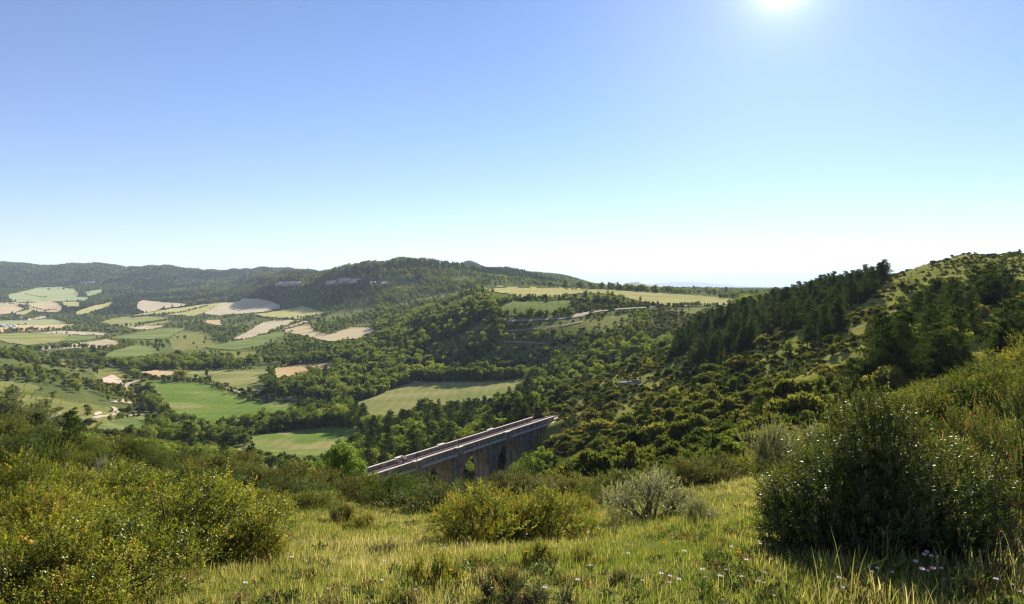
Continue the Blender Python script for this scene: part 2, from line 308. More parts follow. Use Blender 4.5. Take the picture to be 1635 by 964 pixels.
# ------------------------------------------------------------------ fields and tracks: outlines on the ground
def c1(*p): return [(a/3.857, 400+b/3.857) for a, b in p]
def c2(*p): return [(400+a/3.857, 400+b/3.857) for a, b in p]
TAN, PALE, ORG, YG, GRN, OLV, BRT, GGR = 'tan', 'pale', 'orange', 'yellowgreen', 'green', 'olive', 'bright', 'greygreen'
FIELDS = [
 (GGR, c1((80,275),(170,255),(250,235),(370,232),(440,245),(465,270),(450,285),(520,290),(500,305),(300,315),(200,318),(130,315),(85,300))),
 (TAN, c1((190,330),(300,320),(350,330),(375,360),(340,380),(240,375),(190,360))),
 (TAN, c1((0,345),(100,345),(140,360),(80,385),(0,395))),
 (YG,  c1((100,385),(190,362),(200,375),(150,395),(105,396))),
 (YG,  c1((480,380),(560,350),(680,322),(670,345),(600,365),(540,385),(480,395))),
 (GGR, c1((530,260),(620,240),(625,262),(545,282))),
 (YG,  c1((390,320),(480,320),(490,345),(400,345))),
 (TAN, c1((0,325),(90,322),(170,332),(90,340),(0,340))),
 (PALE,c1((860,325),(890,312),(1010,325),(1160,333),(1050,352),(990,358),(960,370),(900,380),(855,350))),
 (YG,  c1((840,400),(1000,372),(1200,345),(1350,325),(1300,355),(1250,380),(1190,402),(1000,390))),
 (PALE,c1((1290,385),(1370,325),(1460,322),(1500,303),(1580,305),(1640,318),(1700,340),(1695,355),(1640,372),(1500,385),(1400,390),(1370,398))),
 (OLV, c1((650,445),(720,420),(830,412),(1000,418),(1035,435),(980,450),(880,465),(800,472),(700,455))),
 (TAN, c1((800,480),(900,467),(1040,463),(900,490))),
 (GGR, c1((0,437),(180,432),(300,428),(390,450),(250,462),(100,457),(0,462))),
 (ORG, c1((0,480),(100,464),(280,462),(430,458),(380,475),(300,490),(100,500),(0,505))),
 (TAN, c1((180,424),(270,405),(280,418),(200,428))),
 (OLV, c1((0,520),(200,515),(420,522),(390,545),(340,565),(180,580),(60,565),(0,545))),
 (PALE,c1((250,510),(400,500),(550,505),(635,512),(630,523),(500,520))),
 (GRN, c1((370,557),(425,527),(630,528),(560,548),(450,558))),
 (TAN, c1((215,600),(400,590),(520,570),(640,552),(690,565),(720,595),(660,605),(500,600),(380,610),(300,615))),
 (GRN, c1((650,655),(740,605),(850,590),(930,600),(965,630),(880,650),(760,655))),
 (GRN, c1((705,540),(900,500),(1000,485),(1130,485),(1060,520),(1020,540),(850,545))),
 (GRN, c1((1290,595),(1400,575),(1545,543),(1670,512),(1760,512),(1690,550),(1585,590),(1450,610),(1330,600))),
 (PALE,c1((1460,540),(1540,500),(1620,450),(1700,436),(1840,438),(1870,446),(1790,470),(1690,490),(1600,520),(1530,540))),
 (ORG, c1((1265,450),(1280,432),(1350,432),(1360,460))),
 (ORG, c1((850,752),(960,738),(1085,735),(1085,790),(950,780),(870,767))),
 (OLV, [(296,592),(330,591),(380,592),(418,590),(432,590),(428,605),(424,622),(432,628),(425,630),(400,625),(372,620),(345,612),(330,607),(296,605)]),
 (BRT, [(222,614),(235,607),(262,609),(293,611),(325,613),(355,622),(380,632),(412,640),(455,642),(485,646),(475,655),(430,662),(400,672),(370,679),(330,674),(290,673),(264,657),(254,640)]),
 (YG,  c2((50,395),(200,375),(310,352),(390,370),(440,385),(430,405),(340,425),(200,415),(90,405))),
 (TAN, c2((225,495),(380,460),(400,500),(480,520),(600,480),(690,480),(740,495),(640,540),(480,555),(350,525),(250,505))),
 (ORG, c2((150,725),(300,705),(520,690),(500,730),(380,740),(280,770),(200,780),(150,800),(140,780))),
 (OLV, c2((560,700),(650,682),(790,677),(700,692))),
 (OLV, [(562,644),(590,637),(620,623),(646,615),(662,608),(685,611),(737,611),(790,610),(836,606),(840,616),(838,627),(789,638),(737,643),(711,648),(672,648),(646,660),(607,669),(587,663),(568,652)]),
 (BRT, [(400,697),(439,692),(478,688),(517,684),(535,682),(581,687),(594,691),(570,702),(552,712),(530,722),(504,730),(478,736),(426,730),(404,716)]),
 (BRT, [(607,691),(631,689),(628,696),(610,698)]),
 (YG,  [(765,463),(790,457.5),(810,456.5),(850,457),(900,459),(950,461.5),(1000,465),(1060,469),(1110,472),(1150,475),(1178,480),(1178,486),(1150,488),(1100,486),(1075,489),(1050,486),(1025,482),(990,473),(960,469),(930,468),(908,470),(905,474),(870,475),(830,475),(815,470),(790,466)]),
 (GRN, [(796,486),(815,482),(870,482),(914,480),(912,490),(900,499),(840,505),(800,505)]),
 (GRN, [(150,684),(190,670),(225,665),(238,670),(232,684),(200,690),(165,698)]),
]
OPEN = [  # rough grass with few bushes
 [(0,606),(50,611),(68,622),(50,628),(0,626)], [(0,630),(60,632),(110,640),(170,650),(215,662),(150,690),(110,672),(60,668),(30,655),(0,648)],
 [(145,588),(180,589),(208,600),(204,612),(180,607),(155,603)], [(267,545),(285,528),(330,530),(345,552),(310,558),(280,560)],
 [(285,566),(330,560),(420,562),(420,576),(360,580),(330,575)], [(850,520),(900,515),(950,512),(990,520),(960,535),(900,535)],
 [(870,508),(940,510),(1000,500),(1010,520),(960,530)], [(1050,492),(1150,491),(1160,500),(1100,505)],
 [(90,582),(125,572),(125,590)], [(860,555),(920,552),(900,565)], [(30,572),(48,560),(50,567)],
]
PATHS = [
 (2.6, [(326,611),(350,616),(372,624),(400,632),(430,637),(470,639),(516,640)]), (2.6, [(236,606),(222,608),(206,612),(200,616),(206,624),(216,631),(226,634)]),
 (2.2, [(150,668),(170,664),(186,662),(188,655),(180,650)]), (2.2, [(186,662),(205,664),(228,662)]),
 (3.6, [(805,513),(850,512),(900,509),(925,505),(950,498),(990,494),(1020,492),(1060,490),(1100,488),(1160,489)]),
 (2.0, [(805,530),(850,526),(900,520),(930,514)]), (1.4, [(805,546),(835,547),(870,549)]), (3.5, [(60,571),(110,577),(160,584),(215,588)]),
]
BARE = [  # bare pale earth
 [(66,668),(80,662),(96,658),(99,660),(82,669),(68,672)], [(148,660),(160,656),(164,660),(152,664)], [(176,643),(190,637),(205,639),(212,645),(195,643)],
 [(160,606),(180,598),(195,606),(198,614),(178,612),(165,611)], [(905,508),(925,500),(945,497),(938,503),(920,508)],
 [(250,718),(275,712),(310,708),(315,714),(290,718),(262,722)], [(320,719),(360,716),(398,718),(398,724),(350,725)],
 [(440,452),(460,449),(482,450),(480,456),(455,458)], [(525,452),(540,446),(576,445),(578,453),(552,453),(528,458)], [(592,452),(615,448),(622,455),(600,457)],
 [(136,450),(152,450),(152,455),(138,455)],
]
def grow(poly, k):
    cx_ = sum(p[0] for p in poly)/len(poly); cy_ = sum(p[1] for p in poly)/len(poly); return [(cx_+(x-cx_)*k, cy_+(y-cy_)*k) for x, y in poly]
FIELDS = [(a, grow(b, 1.14) if max(q[1] for q in b) < 572 and max(q[0] for q in b) < 620 else b) for a, b in FIELDS]
W0, H0 = -300, 380; MASK = np.zeros((720, 2300), np.uint8)   # picture-row/column lookup of ground cover: 1 field, 2 open
gy, gx = np.mgrid[0:720, 0:2300]; gx = gx+W0; gy = gy+H0
def stamp(poly, val, grow=0):
    xs = [p[0] for p in poly]; ys = [p[1] for p in poly]; x0 = max(int(min(xs))-4, W0); x1 = int(max(xs))+5; y0 = int(min(ys))-4; y1 = int(max(ys))+5
    s = (slice(y0-H0, y1-H0), slice(x0-W0, x1-W0)); m = inpoly(gx[s]+.001, gy[s]+.001, poly); MASK[s][m] = val
for p in OPEN: stamp(p, 2)
for _, p in FIELDS: stamp(p, 1)
for p in BARE: stamp(p, 3)
def cover(px, py):
    i = np.clip(np.round(py-H0).astype(int), 0, 719); j = np.clip(np.round(px-W0).astype(int), 0, 2299); return MASK[i, j]

# ------------------------------------------------------------------ ground sheet
AP = 6.0                                                     # the grid fans out from a point behind the viewer
ua = np.concatenate([grad(24, -1.6, -.84)[:-1], np.linspace(-.84, .84, 540), grad(24, .84, 1.6)[1:]])
la = np.concatenate([np.linspace(math.log(1.0), math.log(40), 210)[:-1], np.linspace(math.log(40), math.log(36000), 420)])
GX = ua[None, :]*np.exp(la)[:, None]; GY = np.repeat((np.exp(la)-AP)[:, None], len(ua), 1)
GZ = ground(GX, GY)
ppx, ppy = pix(GX, np.maximum(GY, 1), GZ); cov = cover(ppx, ppy)
n1 = fbm(GX*.5, GY*.5, 21)[..., None]; n2 = fbm(GX*.05, GY*.05, 22)[..., None]; n3 = fbm(GX*.012, GY*.012, 23)[..., None]
def C(*c): return np.array(c)
meadow = C(.11,.125,.03)*(1-n1)+C(.22,.195,.07)*n1
scrub = C(.12,.145,.030)*(1-n2)+C(.25,.225,.065)*n2
valley = C(.075,.10,.030)*(1-n3)+C(.15,.16,.055)*n3
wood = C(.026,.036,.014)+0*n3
opn = C(.14,.165,.045)*(1-n2)+C(.22,.205,.075)*n2
yy = GY[..., None]
col = meadow*(1-sstep(25, 45, yy))+scrub*sstep(25, 45, yy)
lv = sstep(-5, -60, GX-(GY-180)*.25)[..., None]*sstep(110, 170, yy)   # left of the ravine: valley ground
col = col*(1-lv)+valley*lv
fv = sstep(270, 330, yy); col = col*(1-fv)+valley*fv
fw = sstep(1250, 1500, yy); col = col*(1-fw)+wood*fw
o = (cov == 2)[..., None]; col = np.where(o, opn, col)
GV = np.stack([GX, GY, GZ], -1).reshape(-1, 3); nr, nc = GX.shape
k = (np.arange(nr-1)[:, None]*nc+np.arange(nc-1)[None, :]).ravel()
m, t, out = nmat('ground_cover')
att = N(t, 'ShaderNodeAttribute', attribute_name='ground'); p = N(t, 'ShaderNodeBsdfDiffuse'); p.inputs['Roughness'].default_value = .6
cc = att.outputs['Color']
for sca, amt in ((7.0, .55), (.9, .5), (.16, .45)):
    nz = N(t, 'ShaderNodeTexNoise'); nz.inputs['Detail'].default_value = 6; nz.inputs['Scale'].default_value = 1; t.links.new(texco(t, sca), nz.inputs[0])
    cc = mixc(t, cc, ramp(t, [(.3, (.55, .58, .5)), (.5, (1, 1, 1)), (.72, (1.45, 1.3, 1.15))], nz.outputs[0]), amt, 'MULTIPLY')
t.links.new(cc, p.inputs['Color'])
nz = N(t, 'ShaderNodeTexNoise'); nz.inputs['Detail'].default_value = 8; nz.inputs['Scale'].default_value = 1; t.links.new(texco(t, 1.6), nz.inputs[0])
bp = N(t, 'ShaderNodeBump'); bp.inputs['Strength'].default_value = .8; bp.inputs['Distance'].default_value = .35; t.links.new(nz.outputs[0], bp.inputs['Height']); t.links.new(bp.outputs[0], p.inputs['Normal'])
sh = N(t, 'ShaderNodeBsdfSheen'); t.links.new(cc, sh.inputs[0]); sh.inputs['Roughness'].default_value = .5; shm = N(t, 'ShaderNodeMixShader'); shm.inputs[0].default_value = .45; t.links.new(sh.outputs[0], shm.inputs[2])
ads = N(t, 'ShaderNodeAddShader'); t.links.new(p.outputs[0], ads.inputs[0]); t.links.new(shm.outputs[0], ads.inputs[1]); t.links.new(ads.outputs[0], out.inputs[0]); M_GROUND = m
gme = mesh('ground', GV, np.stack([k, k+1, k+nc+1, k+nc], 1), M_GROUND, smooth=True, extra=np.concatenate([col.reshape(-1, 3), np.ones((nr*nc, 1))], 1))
tag(obj('ground', gme), 'grassy hillside falling into a wide green valley', None, None, 'structure')

# fields draped on the ground
FC = {TAN: ((.30,.235,.14), (.37,.30,.19)), PALE: ((.31,.255,.17), (.38,.32,.22)), ORG: ((.36,.25,.125), (.43,.32,.18)), YG: ((.24,.225,.085), (.33,.29,.12)),
      GRN: ((.105,.135,.042), (.165,.185,.06)), OLV: ((.145,.16,.05), (.23,.215,.085)), BRT: ((.085,.135,.028), (.13,.175,.038)), GGR: ((.19,.215,.10), (.26,.27,.14))}
FMAT = {}
for i, (kname, (a, b)) in enumerate(FC.items()):
    m, t, out = nmat('field_'+kname); p = N(t, 'ShaderNodeBsdfDiffuse'); p.inputs['Roughness'].default_value = .6
    nz = N(t, 'ShaderNodeTexNoise'); nz.inputs['Detail'].default_value = 5; nz.inputs['Scale'].default_value = 1; nz.inputs['Distortion'].default_value = .6
    t.links.new(texco(t, (.02, .035, .02)), nz.inputs[0])
    wv = N(t, 'ShaderNodeTexWave'); wv.inputs['Scale'].default_value = .06; wv.inputs['Distortion'].default_value = 9.0; wv.inputs['Detail'].default_value = 2; wv.inputs['Detail Scale'].default_value = .5
    t.links.new(texco(t, (1, .35*(1-2*(i % 2)), 0)), wv.inputs[0])
    sm = N(t, 'ShaderNodeTexNoise'); sm.inputs['Detail'].default_value = 6; sm.inputs['Scale'].default_value = 1; t.links.new(texco(t, .8), sm.inputs[0])
    stops = [(.35, a), (.62, b)]
    if kname == BRT: stops = [(.33, a), (.57, b), (.66, (.24, .21, .09))]
    if kname == OLV: stops = [(.33, a), (.6, b), (.72, (.28, .235, .11))]
    c = ramp(t, stops, nz.outputs[0])
    c = mixc(t, c, ramp(t, [(.2, (.9, .92, .89)), (.8, (1.08, 1.06, 1.04))], wv.outputs[0]), .6, 'MULTIPLY')
    w2 = N(t, 'ShaderNodeTexWave'); w2.inputs['Scale'].default_value = .09; w2.inputs['Distortion'].default_value = 1.5; w2.inputs['Detail'].default_value = 1; t.links.new(texco(t, (.8, 1.2*(1-2*(i % 2)), 0)), w2.inputs[0])
    c = mixc(t, c, ramp(t, [(.0, (.78, .8, .76)), (.16, (1, 1, 1))], w2.outputs[0]), .09, 'MULTIPLY')
    c = mixc(t, c, ramp(t, [(.3, (.72, .74, .7)), (.7, (1.22, 1.2, 1.2))], sm.outputs[0]), .6, 'MULTIPLY')
    t.links.new(c, p.inputs['Color']); sh = N(t, 'ShaderNodeBsdfSheen'); t.links.new(c, sh.inputs[0]); sh.inputs['Roughness'].default_value = .5
    shm = N(t, 'ShaderNodeMixShader'); shm.inputs[0].default_value = .6; t.links.new(sh.outputs[0], shm.inputs[2]); ads = N(t, 'ShaderNodeAddShader'); t.links.new(p.outputs[0], ads.inputs[0]); t.links.new(shm.outputs[0], ads.inputs[1])
    t.links.new(ads.outputs[0], out.inputs[0]); FMAT[kname] = m
M_PATH = solid('dry_earth', [(.3, (.24,.195,.135)), (.7, (.36,.30,.22))], .5, .95)
M_BARE = solid('bare_marl', [(.3, (.27,.19,.13)), (.7, (.46,.37,.28))], .3, .95)
M_ROCK = solid('limestone', [(.3, (.12,.115,.11)), (.6, (.24,.225,.20)), (.8, (.34,.31,.27))], .35, .9, .6, 6, dist=.3)
def densify(poly, step=4.0, closed=True):
    o = []; n = len(poly)
    for i in range(n if closed else n-1):
        a, b = poly[i], poly[(i+1) % n]; k = max(1, int(math.hypot(b[0]-a[0], b[1]-a[1])/step))
        for q in range(k): o.append((a[0]+(b[0]-a[0])*q/k, a[1]+(b[1]-a[1])*q/k))
    if not closed: o.append(poly[-1])
    return o
def smoothpoly(poly, n=2):
    for _ in range(n):
        q = []
        for i in range(len(poly)):
            a, b = poly[i], poly[(i+1) % len(poly)]
            q += [(a[0]*.75+b[0]*.25, a[1]*.75+b[1]*.25), (a[0]*.25+b[0]*.75, a[1]*.25+b[1]*.75)]
        poly = q
    return poly
def patch(name, poly, mat, lift=.0009, rough=True):
    poly = densify(smoothpoly(densify(poly, 4), 1), 3)
    if rough: poly = [(x+3.2*float(vnoise(np.array([x*.21]), np.array([y*.5]), 5)[0]-.5)+random.uniform(-.4, .4), y+1.3*float(vnoise(np.array([x*.17]), np.array([y*.4]), 6)[0]-.5)+random.uniform(-.15, .15)) for x, y in poly]
    xs = [p[0] for p in poly]; ys = [p[1] for p in poly]
    ix, iy = np.meshgrid(np.arange(min(xs), max(xs), 5.0), np.arange(min(ys), max(ys), 2.2)); ok = inpoly(ix, iy, poly)
    pts = poly + list(zip(ix[ok], iy[ok])); n = len(poly)
    r = delaunay_2d_cdt([Vector(p) for p in pts], [], [list(range(n))], 1, 1e-4)
    vt = []; dep = []
    for q in r[0]:
        h = hit(q[0], q[1])
        if h is None: h = hit(q[0], q[1]+1.5) or (0, 1)
        vt.append(h); dep.append(h[1])
    X = np.array([v[0] for v in vt]); Y = np.array([v[1] for v in vt]); dep = np.array(dep)
    med = np.median(dep); Z = ground(X, Y)+np.maximum(lift*Y, .12)
    fs = [f for f in r[2] if max(dep[list(f)])/min(dep[list(f)]) < 1.16]
    if not fs: return None
    me = mesh(name, np.stack([X, Y, Z], 1), np.array(fs), mat, smooth=True)
    return tag(obj(name, me), kind='structure')
FNAME = {TAN: 'tan stubble', PALE: 'pale harvested', ORG: 'orange-tan stubble', YG: 'yellow-green hay', GRN: 'green pasture', OLV: 'olive-green mown', BRT: 'bright green crop', GGR: 'grey-green pasture'}
for kn, poly in FIELDS:
    o = patch('field', poly, FMAT[kn])
    if o: o['label'] = FNAME[kn]+' field bordered by hedges in the valley'
for poly in BARE:
    o = patch('bare_ground', poly, M_BARE, .0006)
    if o: o['label'] = 'patch of bare pale earth on the slope'
def ribbon(name, pts, width, mat, lift=.0011):
    pts = densify(pts, 3, False); P = []
    for p in pts:
        h = hit(*p)
        if h: P.append(h)
    P = np.array(P)
    for _ in range(4): P[1:-1] = (P[:-2]+2*P[1:-1]+P[2:])/4
    T = np.gradient(P, axis=0); T /= np.linalg.norm(T, axis=1)[:, None]+1e-9; S = np.stack([-T[:, 1], T[:, 0]], 1)
    rows = []
    for w in (-.5, -.17, .17, .5):
        Q = P+S*w*width; rows.append(np.stack([Q[:, 0], Q[:, 1], ground(Q[:, 0], Q[:, 1])+np.maximum(lift*Q[:, 1], .15)], 1))
    V = np.stack(rows, 1).reshape(-1, 3); k = (np.arange(len(P)-1)[:, None]*4+np.arange(3)[None, :]).ravel()
    return tag(obj(name, mesh(name, V, np.stack([k, k+1, k+5, k+4], 1), mat, smooth=True)), 'pale dirt track winding between fields and slopes', kind='structure')
for w, pts in PATHS: ribbon('path', pts, w, M_PATH)

# ------------------------------------------------------------------ plants: templates
def unit(v): return v/(np.linalg.norm(v, axis=-1, keepdims=True)+1e-9)
def rdir(n, rs): return unit(rs.normal(size=(n, 3)))
def kites(P, D, Nn, L, W, tint, fold=0.0):
    """leaf-shaped quads: base, two sides, tip"""
    D = unit(D); S = unit(np.cross(D, Nn)); Nn = np.cross(S, D); L = np.asarray(L)[:, None]; W = np.asarray(W)[:, None]
    mid = P+D*L*.5; V = np.stack([P, mid+S*W*.5+Nn*fold*W, P+D*L, mid-S*W*.5+Nn*fold*W], 1).reshape(-1, 3)
    f = np.arange(len(P)*4).reshape(-1, 4); return V, f, np.repeat(tint, 4)
def tubes(segs, k=5):
    """segs: list of (p0, p1, r0, r1) tapered sticks"""
    A = np.array([s[0] for s in segs], float); B = np.array([s[1] for s in segs], float); r0 = np.array([s[2] for s in segs])[:, None, None]; r1 = np.array([s[3] for s in segs])[:, None, None]
    d = unit(B-A); ref = np.where(np.abs(d[:, 2:3]) > .9, np.array([[1., 0, 0]]), np.array([[0, 0, 1.]])); a = unit(np.cross(d, ref)); b = np.cross(d, a)
    t = np.arange(k)*2*math.pi/k; ring = a[:, None]*np.cos(t)[None, :, None]+b[:, None]*np.sin(t)[None, :, None]
    V = np.concatenate([A[:, None]+ring*r0, B[:, None]+ring*r1], 1).reshape(-1, 3)
    base = (np.arange(len(segs))*2*k)[:, None]; j = np.arange(k)[None, :]; jn = (j+1) % k
    f = np.stack([base+j, base+jn, base+k+jn, base+k+j], -1).reshape(-1, 4); return V, f
def limb(p0, p1, r0, r1, n, wob, rs):
    pts = [np.array(p0)+(np.array(p1)-np.array(p0))*i/n+(rs.normal(size=3)*wob if 0 < i < n else 0) for i in range(n+1)]
    return [(pts[i], pts[i+1], r0+(r1-r0)*i/n, r0+(r1-r0)*(i+1)/n) for i in range(n)]
M_BARK = solid('bark', [(.3, (.05,.04,.03)), (.7, (.13,.105,.08))], 3, .95, .5)
M_TWIG = solid('grey_twig', [(.3, (.22,.19,.17)), (.7, (.42,.38,.35))], 4, .9)
M_BROAD = leafmat('broadleaf_leaves', [(.0, (.042,.062,.018)), (.35, (.095,.130,.034)), (.65, (.165,.195,.055)), (1, (.26,.265,.09))], .52, 0, .5, .45, patch=.025)
M_FRESH = leafmat('fresh_leaves', [(.0, (.055,.10,.02)), (.5, (.10,.16,.035)), (1, (.17,.22,.06))], .45, .01, .45)
M_PINE = leafmat('pine_needles', [(.0, (.014,.027,.012)), (.5, (.032,.050,.020)), (1, (.072,.088,.032))], .36, 0, .4, .45)
M_SCRUB = leafmat('hill_box_leaves', [(.0, (.024,.036,.012)), (.35, (.052,.068,.020)), (.65, (.092,.10,.030)), (.9, (.14,.13,.045)), (1, (.17,.135,.06))], .42, .006, .5, .6, patch=.09)
M_BOX = leafmat('box_leaves', [(.0, (.040,.058,.010)), (.35, (.12,.135,.020)), (.62, (.22,.21,.033)), (.82, (.31,.25,.055)), (.94, (.33,.17,.045)), (1, (.36,.09,.035))], .42, .009, .35, .2)
M_MID = [leafmat('olive_box_leaves', [(.0, (.035,.052,.012)), (.4, (.085,.10,.02)), (.7, (.15,.145,.035)), (.9, (.22,.17,.06)), (1, (.28,.15,.06))], .42, .006, .4, .45),
         leafmat('deep_box_leaves', [(.0, (.030,.045,.012)), (.5, (.065,.088,.022)), (.85, (.12,.13,.036)), (1, (.16,.12,.05))], .36, .006, .4, .35),
         leafmat('brown_box_leaves', [(.0, (.040,.046,.014)), (.4, (.090,.092,.026)), (.75, (.15,.13,.045)), (1, (.22,.14,.06))], .40, .006, .4, .4)]
M_FOX = leafmat('dark_box_leaves', [(.0, (.030,.044,.012)), (.45, (.065,.078,.018)), (.75, (.115,.115,.03)), (.9, (.19,.12,.055)), (1, (.32,.09,.04))], .36, .020, .38, .15)
M_GREYS = leafmat('grey_leaves', [(.0, (.09,.10,.055)), (.5, (.17,.175,.10)), (1, (.29,.27,.18))], .38, .02, .4)

def mk_broad(h, cw, nb, nl, ls, seed, mat, low=.22):
    rs = np.random.RandomState(seed); c = np.array([0, 0, h*(.5+low*.5)]); rad = np.array([cw, cw, h*(.5-low*.5)])
    bc = []
    while len(bc) < nb:
        p = rs.uniform(-1, 1, 3)
        if np.dot(p, p) < 1: bc.append(p*.72)
    bc = np.array(bc)*rad+c; br = cw*rs.uniform(.26, .46, nb); br[bc[:, 2] > c[2]+.4*rad[2]] *= .8
    bi = rs.choice(nb, nl*2, p=br**2/np.sum(br**2)); d = rdir(nl*2, rs); P = bc[bi]+d*np.array([1, 1, .85])*(br[bi]*(.62+.42*rs.rand(nl*2)**.6))[:, None]
    dist = np.linalg.norm(P[:, None]-bc[None], axis=2)/br[None]; deep = dist.min(1)
    keep = (deep > .55)
    keep &= P[:, 2] > h*low*.5; idx = np.where(keep)[0][:nl]; P = P[idx]; d = d[idx]
    n = len(P); D = unit(d*.5+rdir(n, rs)*.8+np.array([0, 0, .15])); Nn = unit(d+rdir(n, rs)*.7+np.array([0, 0, .4]))
    blobt = rs.rand(nb); tint = np.clip(.55*blobt[bi[idx]]+.45*rs.rand(n), 0, 1)
    L = ls*rs.uniform(.7, 1.4, n); V, f, t = kites(P-D*L[:, None]*.5, D, Nn, L, L*rs.uniform(.5, .8, n), tint)
    segs = limb((0, 0, -.4), (rs.normal()*.1*cw, rs.normal()*.1*cw, h*.62), h*.028, h*.010, 5, h*.012, rs)
    for b in rs.choice(nb, min(nb, 9), replace=False):
        z0 = h*rs.uniform(.16, .5); segs += limb((0, 0, z0), bc[b], h*.012, h*.004, 3, h*.012, rs)
    TVv, Tf = tubes(segs, 6)
    return mesh('trunk', TVv, Tf, M_BARK, smooth=True), mesh('crown', V, f, mat, tint=t)
def mk_pine(h, rr, seed):
    rs = np.random.RandomState(seed); P = []; D = []; T = []; segs = limb((0, 0, -.4), (rs.normal()*.03*h, rs.normal()*.03*h, h*.97), h*.022, h*.004, 6, h*.006, rs)
    nw = int(h/.36); lean = rs.normal(size=2)*.1
    for w in range(nw):
        t = (w+.5)/nw; z = h*(.07+.92*t)
        if t < .12 and rs.rand() < .5: continue
        env = rr*min(1, (1-t)**.5*1.05)*(1 if t > .22 else .55+2*t)*rs.uniform(.75, 1.15)
        for b in range(rs.randint(4, 7)):
            a = rs.rand()*2*math.pi; L = env*rs.uniform(.45, 1.18)+.16; up = -.12+.75*t+rs.normal()*.12
            d = unit(np.array([math.cos(a)+lean[0], math.sin(a)+lean[1], up])); p0 = np.array([0, 0, z]); tip = p0+d*L
            segs.append((p0, p0+d*L*.8, .02*h/8+.008, .008)); bt = rs.rand()
            nt = int(7+L*13)
            q = p0+d[None]*(L*(.25+.78*rs.rand(nt)**.7))[:, None]+rs.normal(size=(nt, 3))*(.10*L+.06)*np.array([1, 1, .55])
            for rep in range(4):
                dd = unit(d[None]*.7+rdir(nt, rs)*.85+np.array([0, 0, .45])); P.append(q); D.append(dd); T.append(np.clip(.5*bt+.5*rs.rand(nt), 0, 1))
    P = np.concatenate(P); D = np.concatenate(D); T = np.concatenate(T); n = len(P)
    L = rs.uniform(.16, .34, n); V, f, t = kites(P, D, rdir(n, rs), L, L*rs.uniform(.2, .36, n), T)
    TVv, Tf = tubes(segs, 5)
    return mesh('trunk', TVv, Tf, M_BARK, smooth=True), mesh('crown', V, f, M_PINE, tint=t)
def mk_scrub(rx, h, nb, nl, ls, seed, mat):
    rs = np.random.RandomState(seed); a = rs.rand(nb)*2*math.pi; q = rs.rand(nb)**.6
    bc = np.stack([np.cos(a)*q*rx*.75, np.sin(a)*q*rx*.75, h*(.72-.42*q)*rs.uniform(.6, 1.05, nb)], 1); br = rx*rs.uniform(.22, .42, nb)
    bi = rs.choice(nb, nl, p=br**2/np.sum(br**2)); d = rdir(nl, rs); d[:, 2] = np.where(rs.rand(nl) < .75, np.abs(d[:, 2]), d[:, 2])
    P = bc[bi]+d*(br[bi]*(.6+.5*rs.rand(nl)))[:, None]*np.array([1, 1, .9]); k = P[:, 2] > -.1; P = P[k]; d = d[k]; bi = bi[k]; n = len(P)
    D = unit(d*.6+rdir(n, rs)*.7+np.array([0, 0, .6])); tint = np.clip(.5*rs.rand(nb)[bi]+.5*rs.rand(n), 0, 1); L = ls*rs.uniform(.6, 1.5, n)
    V, f, t = kites(P-D*L[:, None]*.5, D, unit(d+rdir(n, rs)*.8), L, L*rs.uniform(.35, .6, n), tint)
    segs = []
    for b in range(nb): segs += limb((rs.normal()*.1*rx, rs.normal()*.1*rx, -.15), bc[b]*np.array([1, 1, 1.05]), .035*h, .008*h, 2, .05*h, rs)
    TVv, Tf = tubes(segs, 4)
    return mesh('stem', TVv, Tf, M_BARK), mesh('foliage', V, f, mat, tint=t)
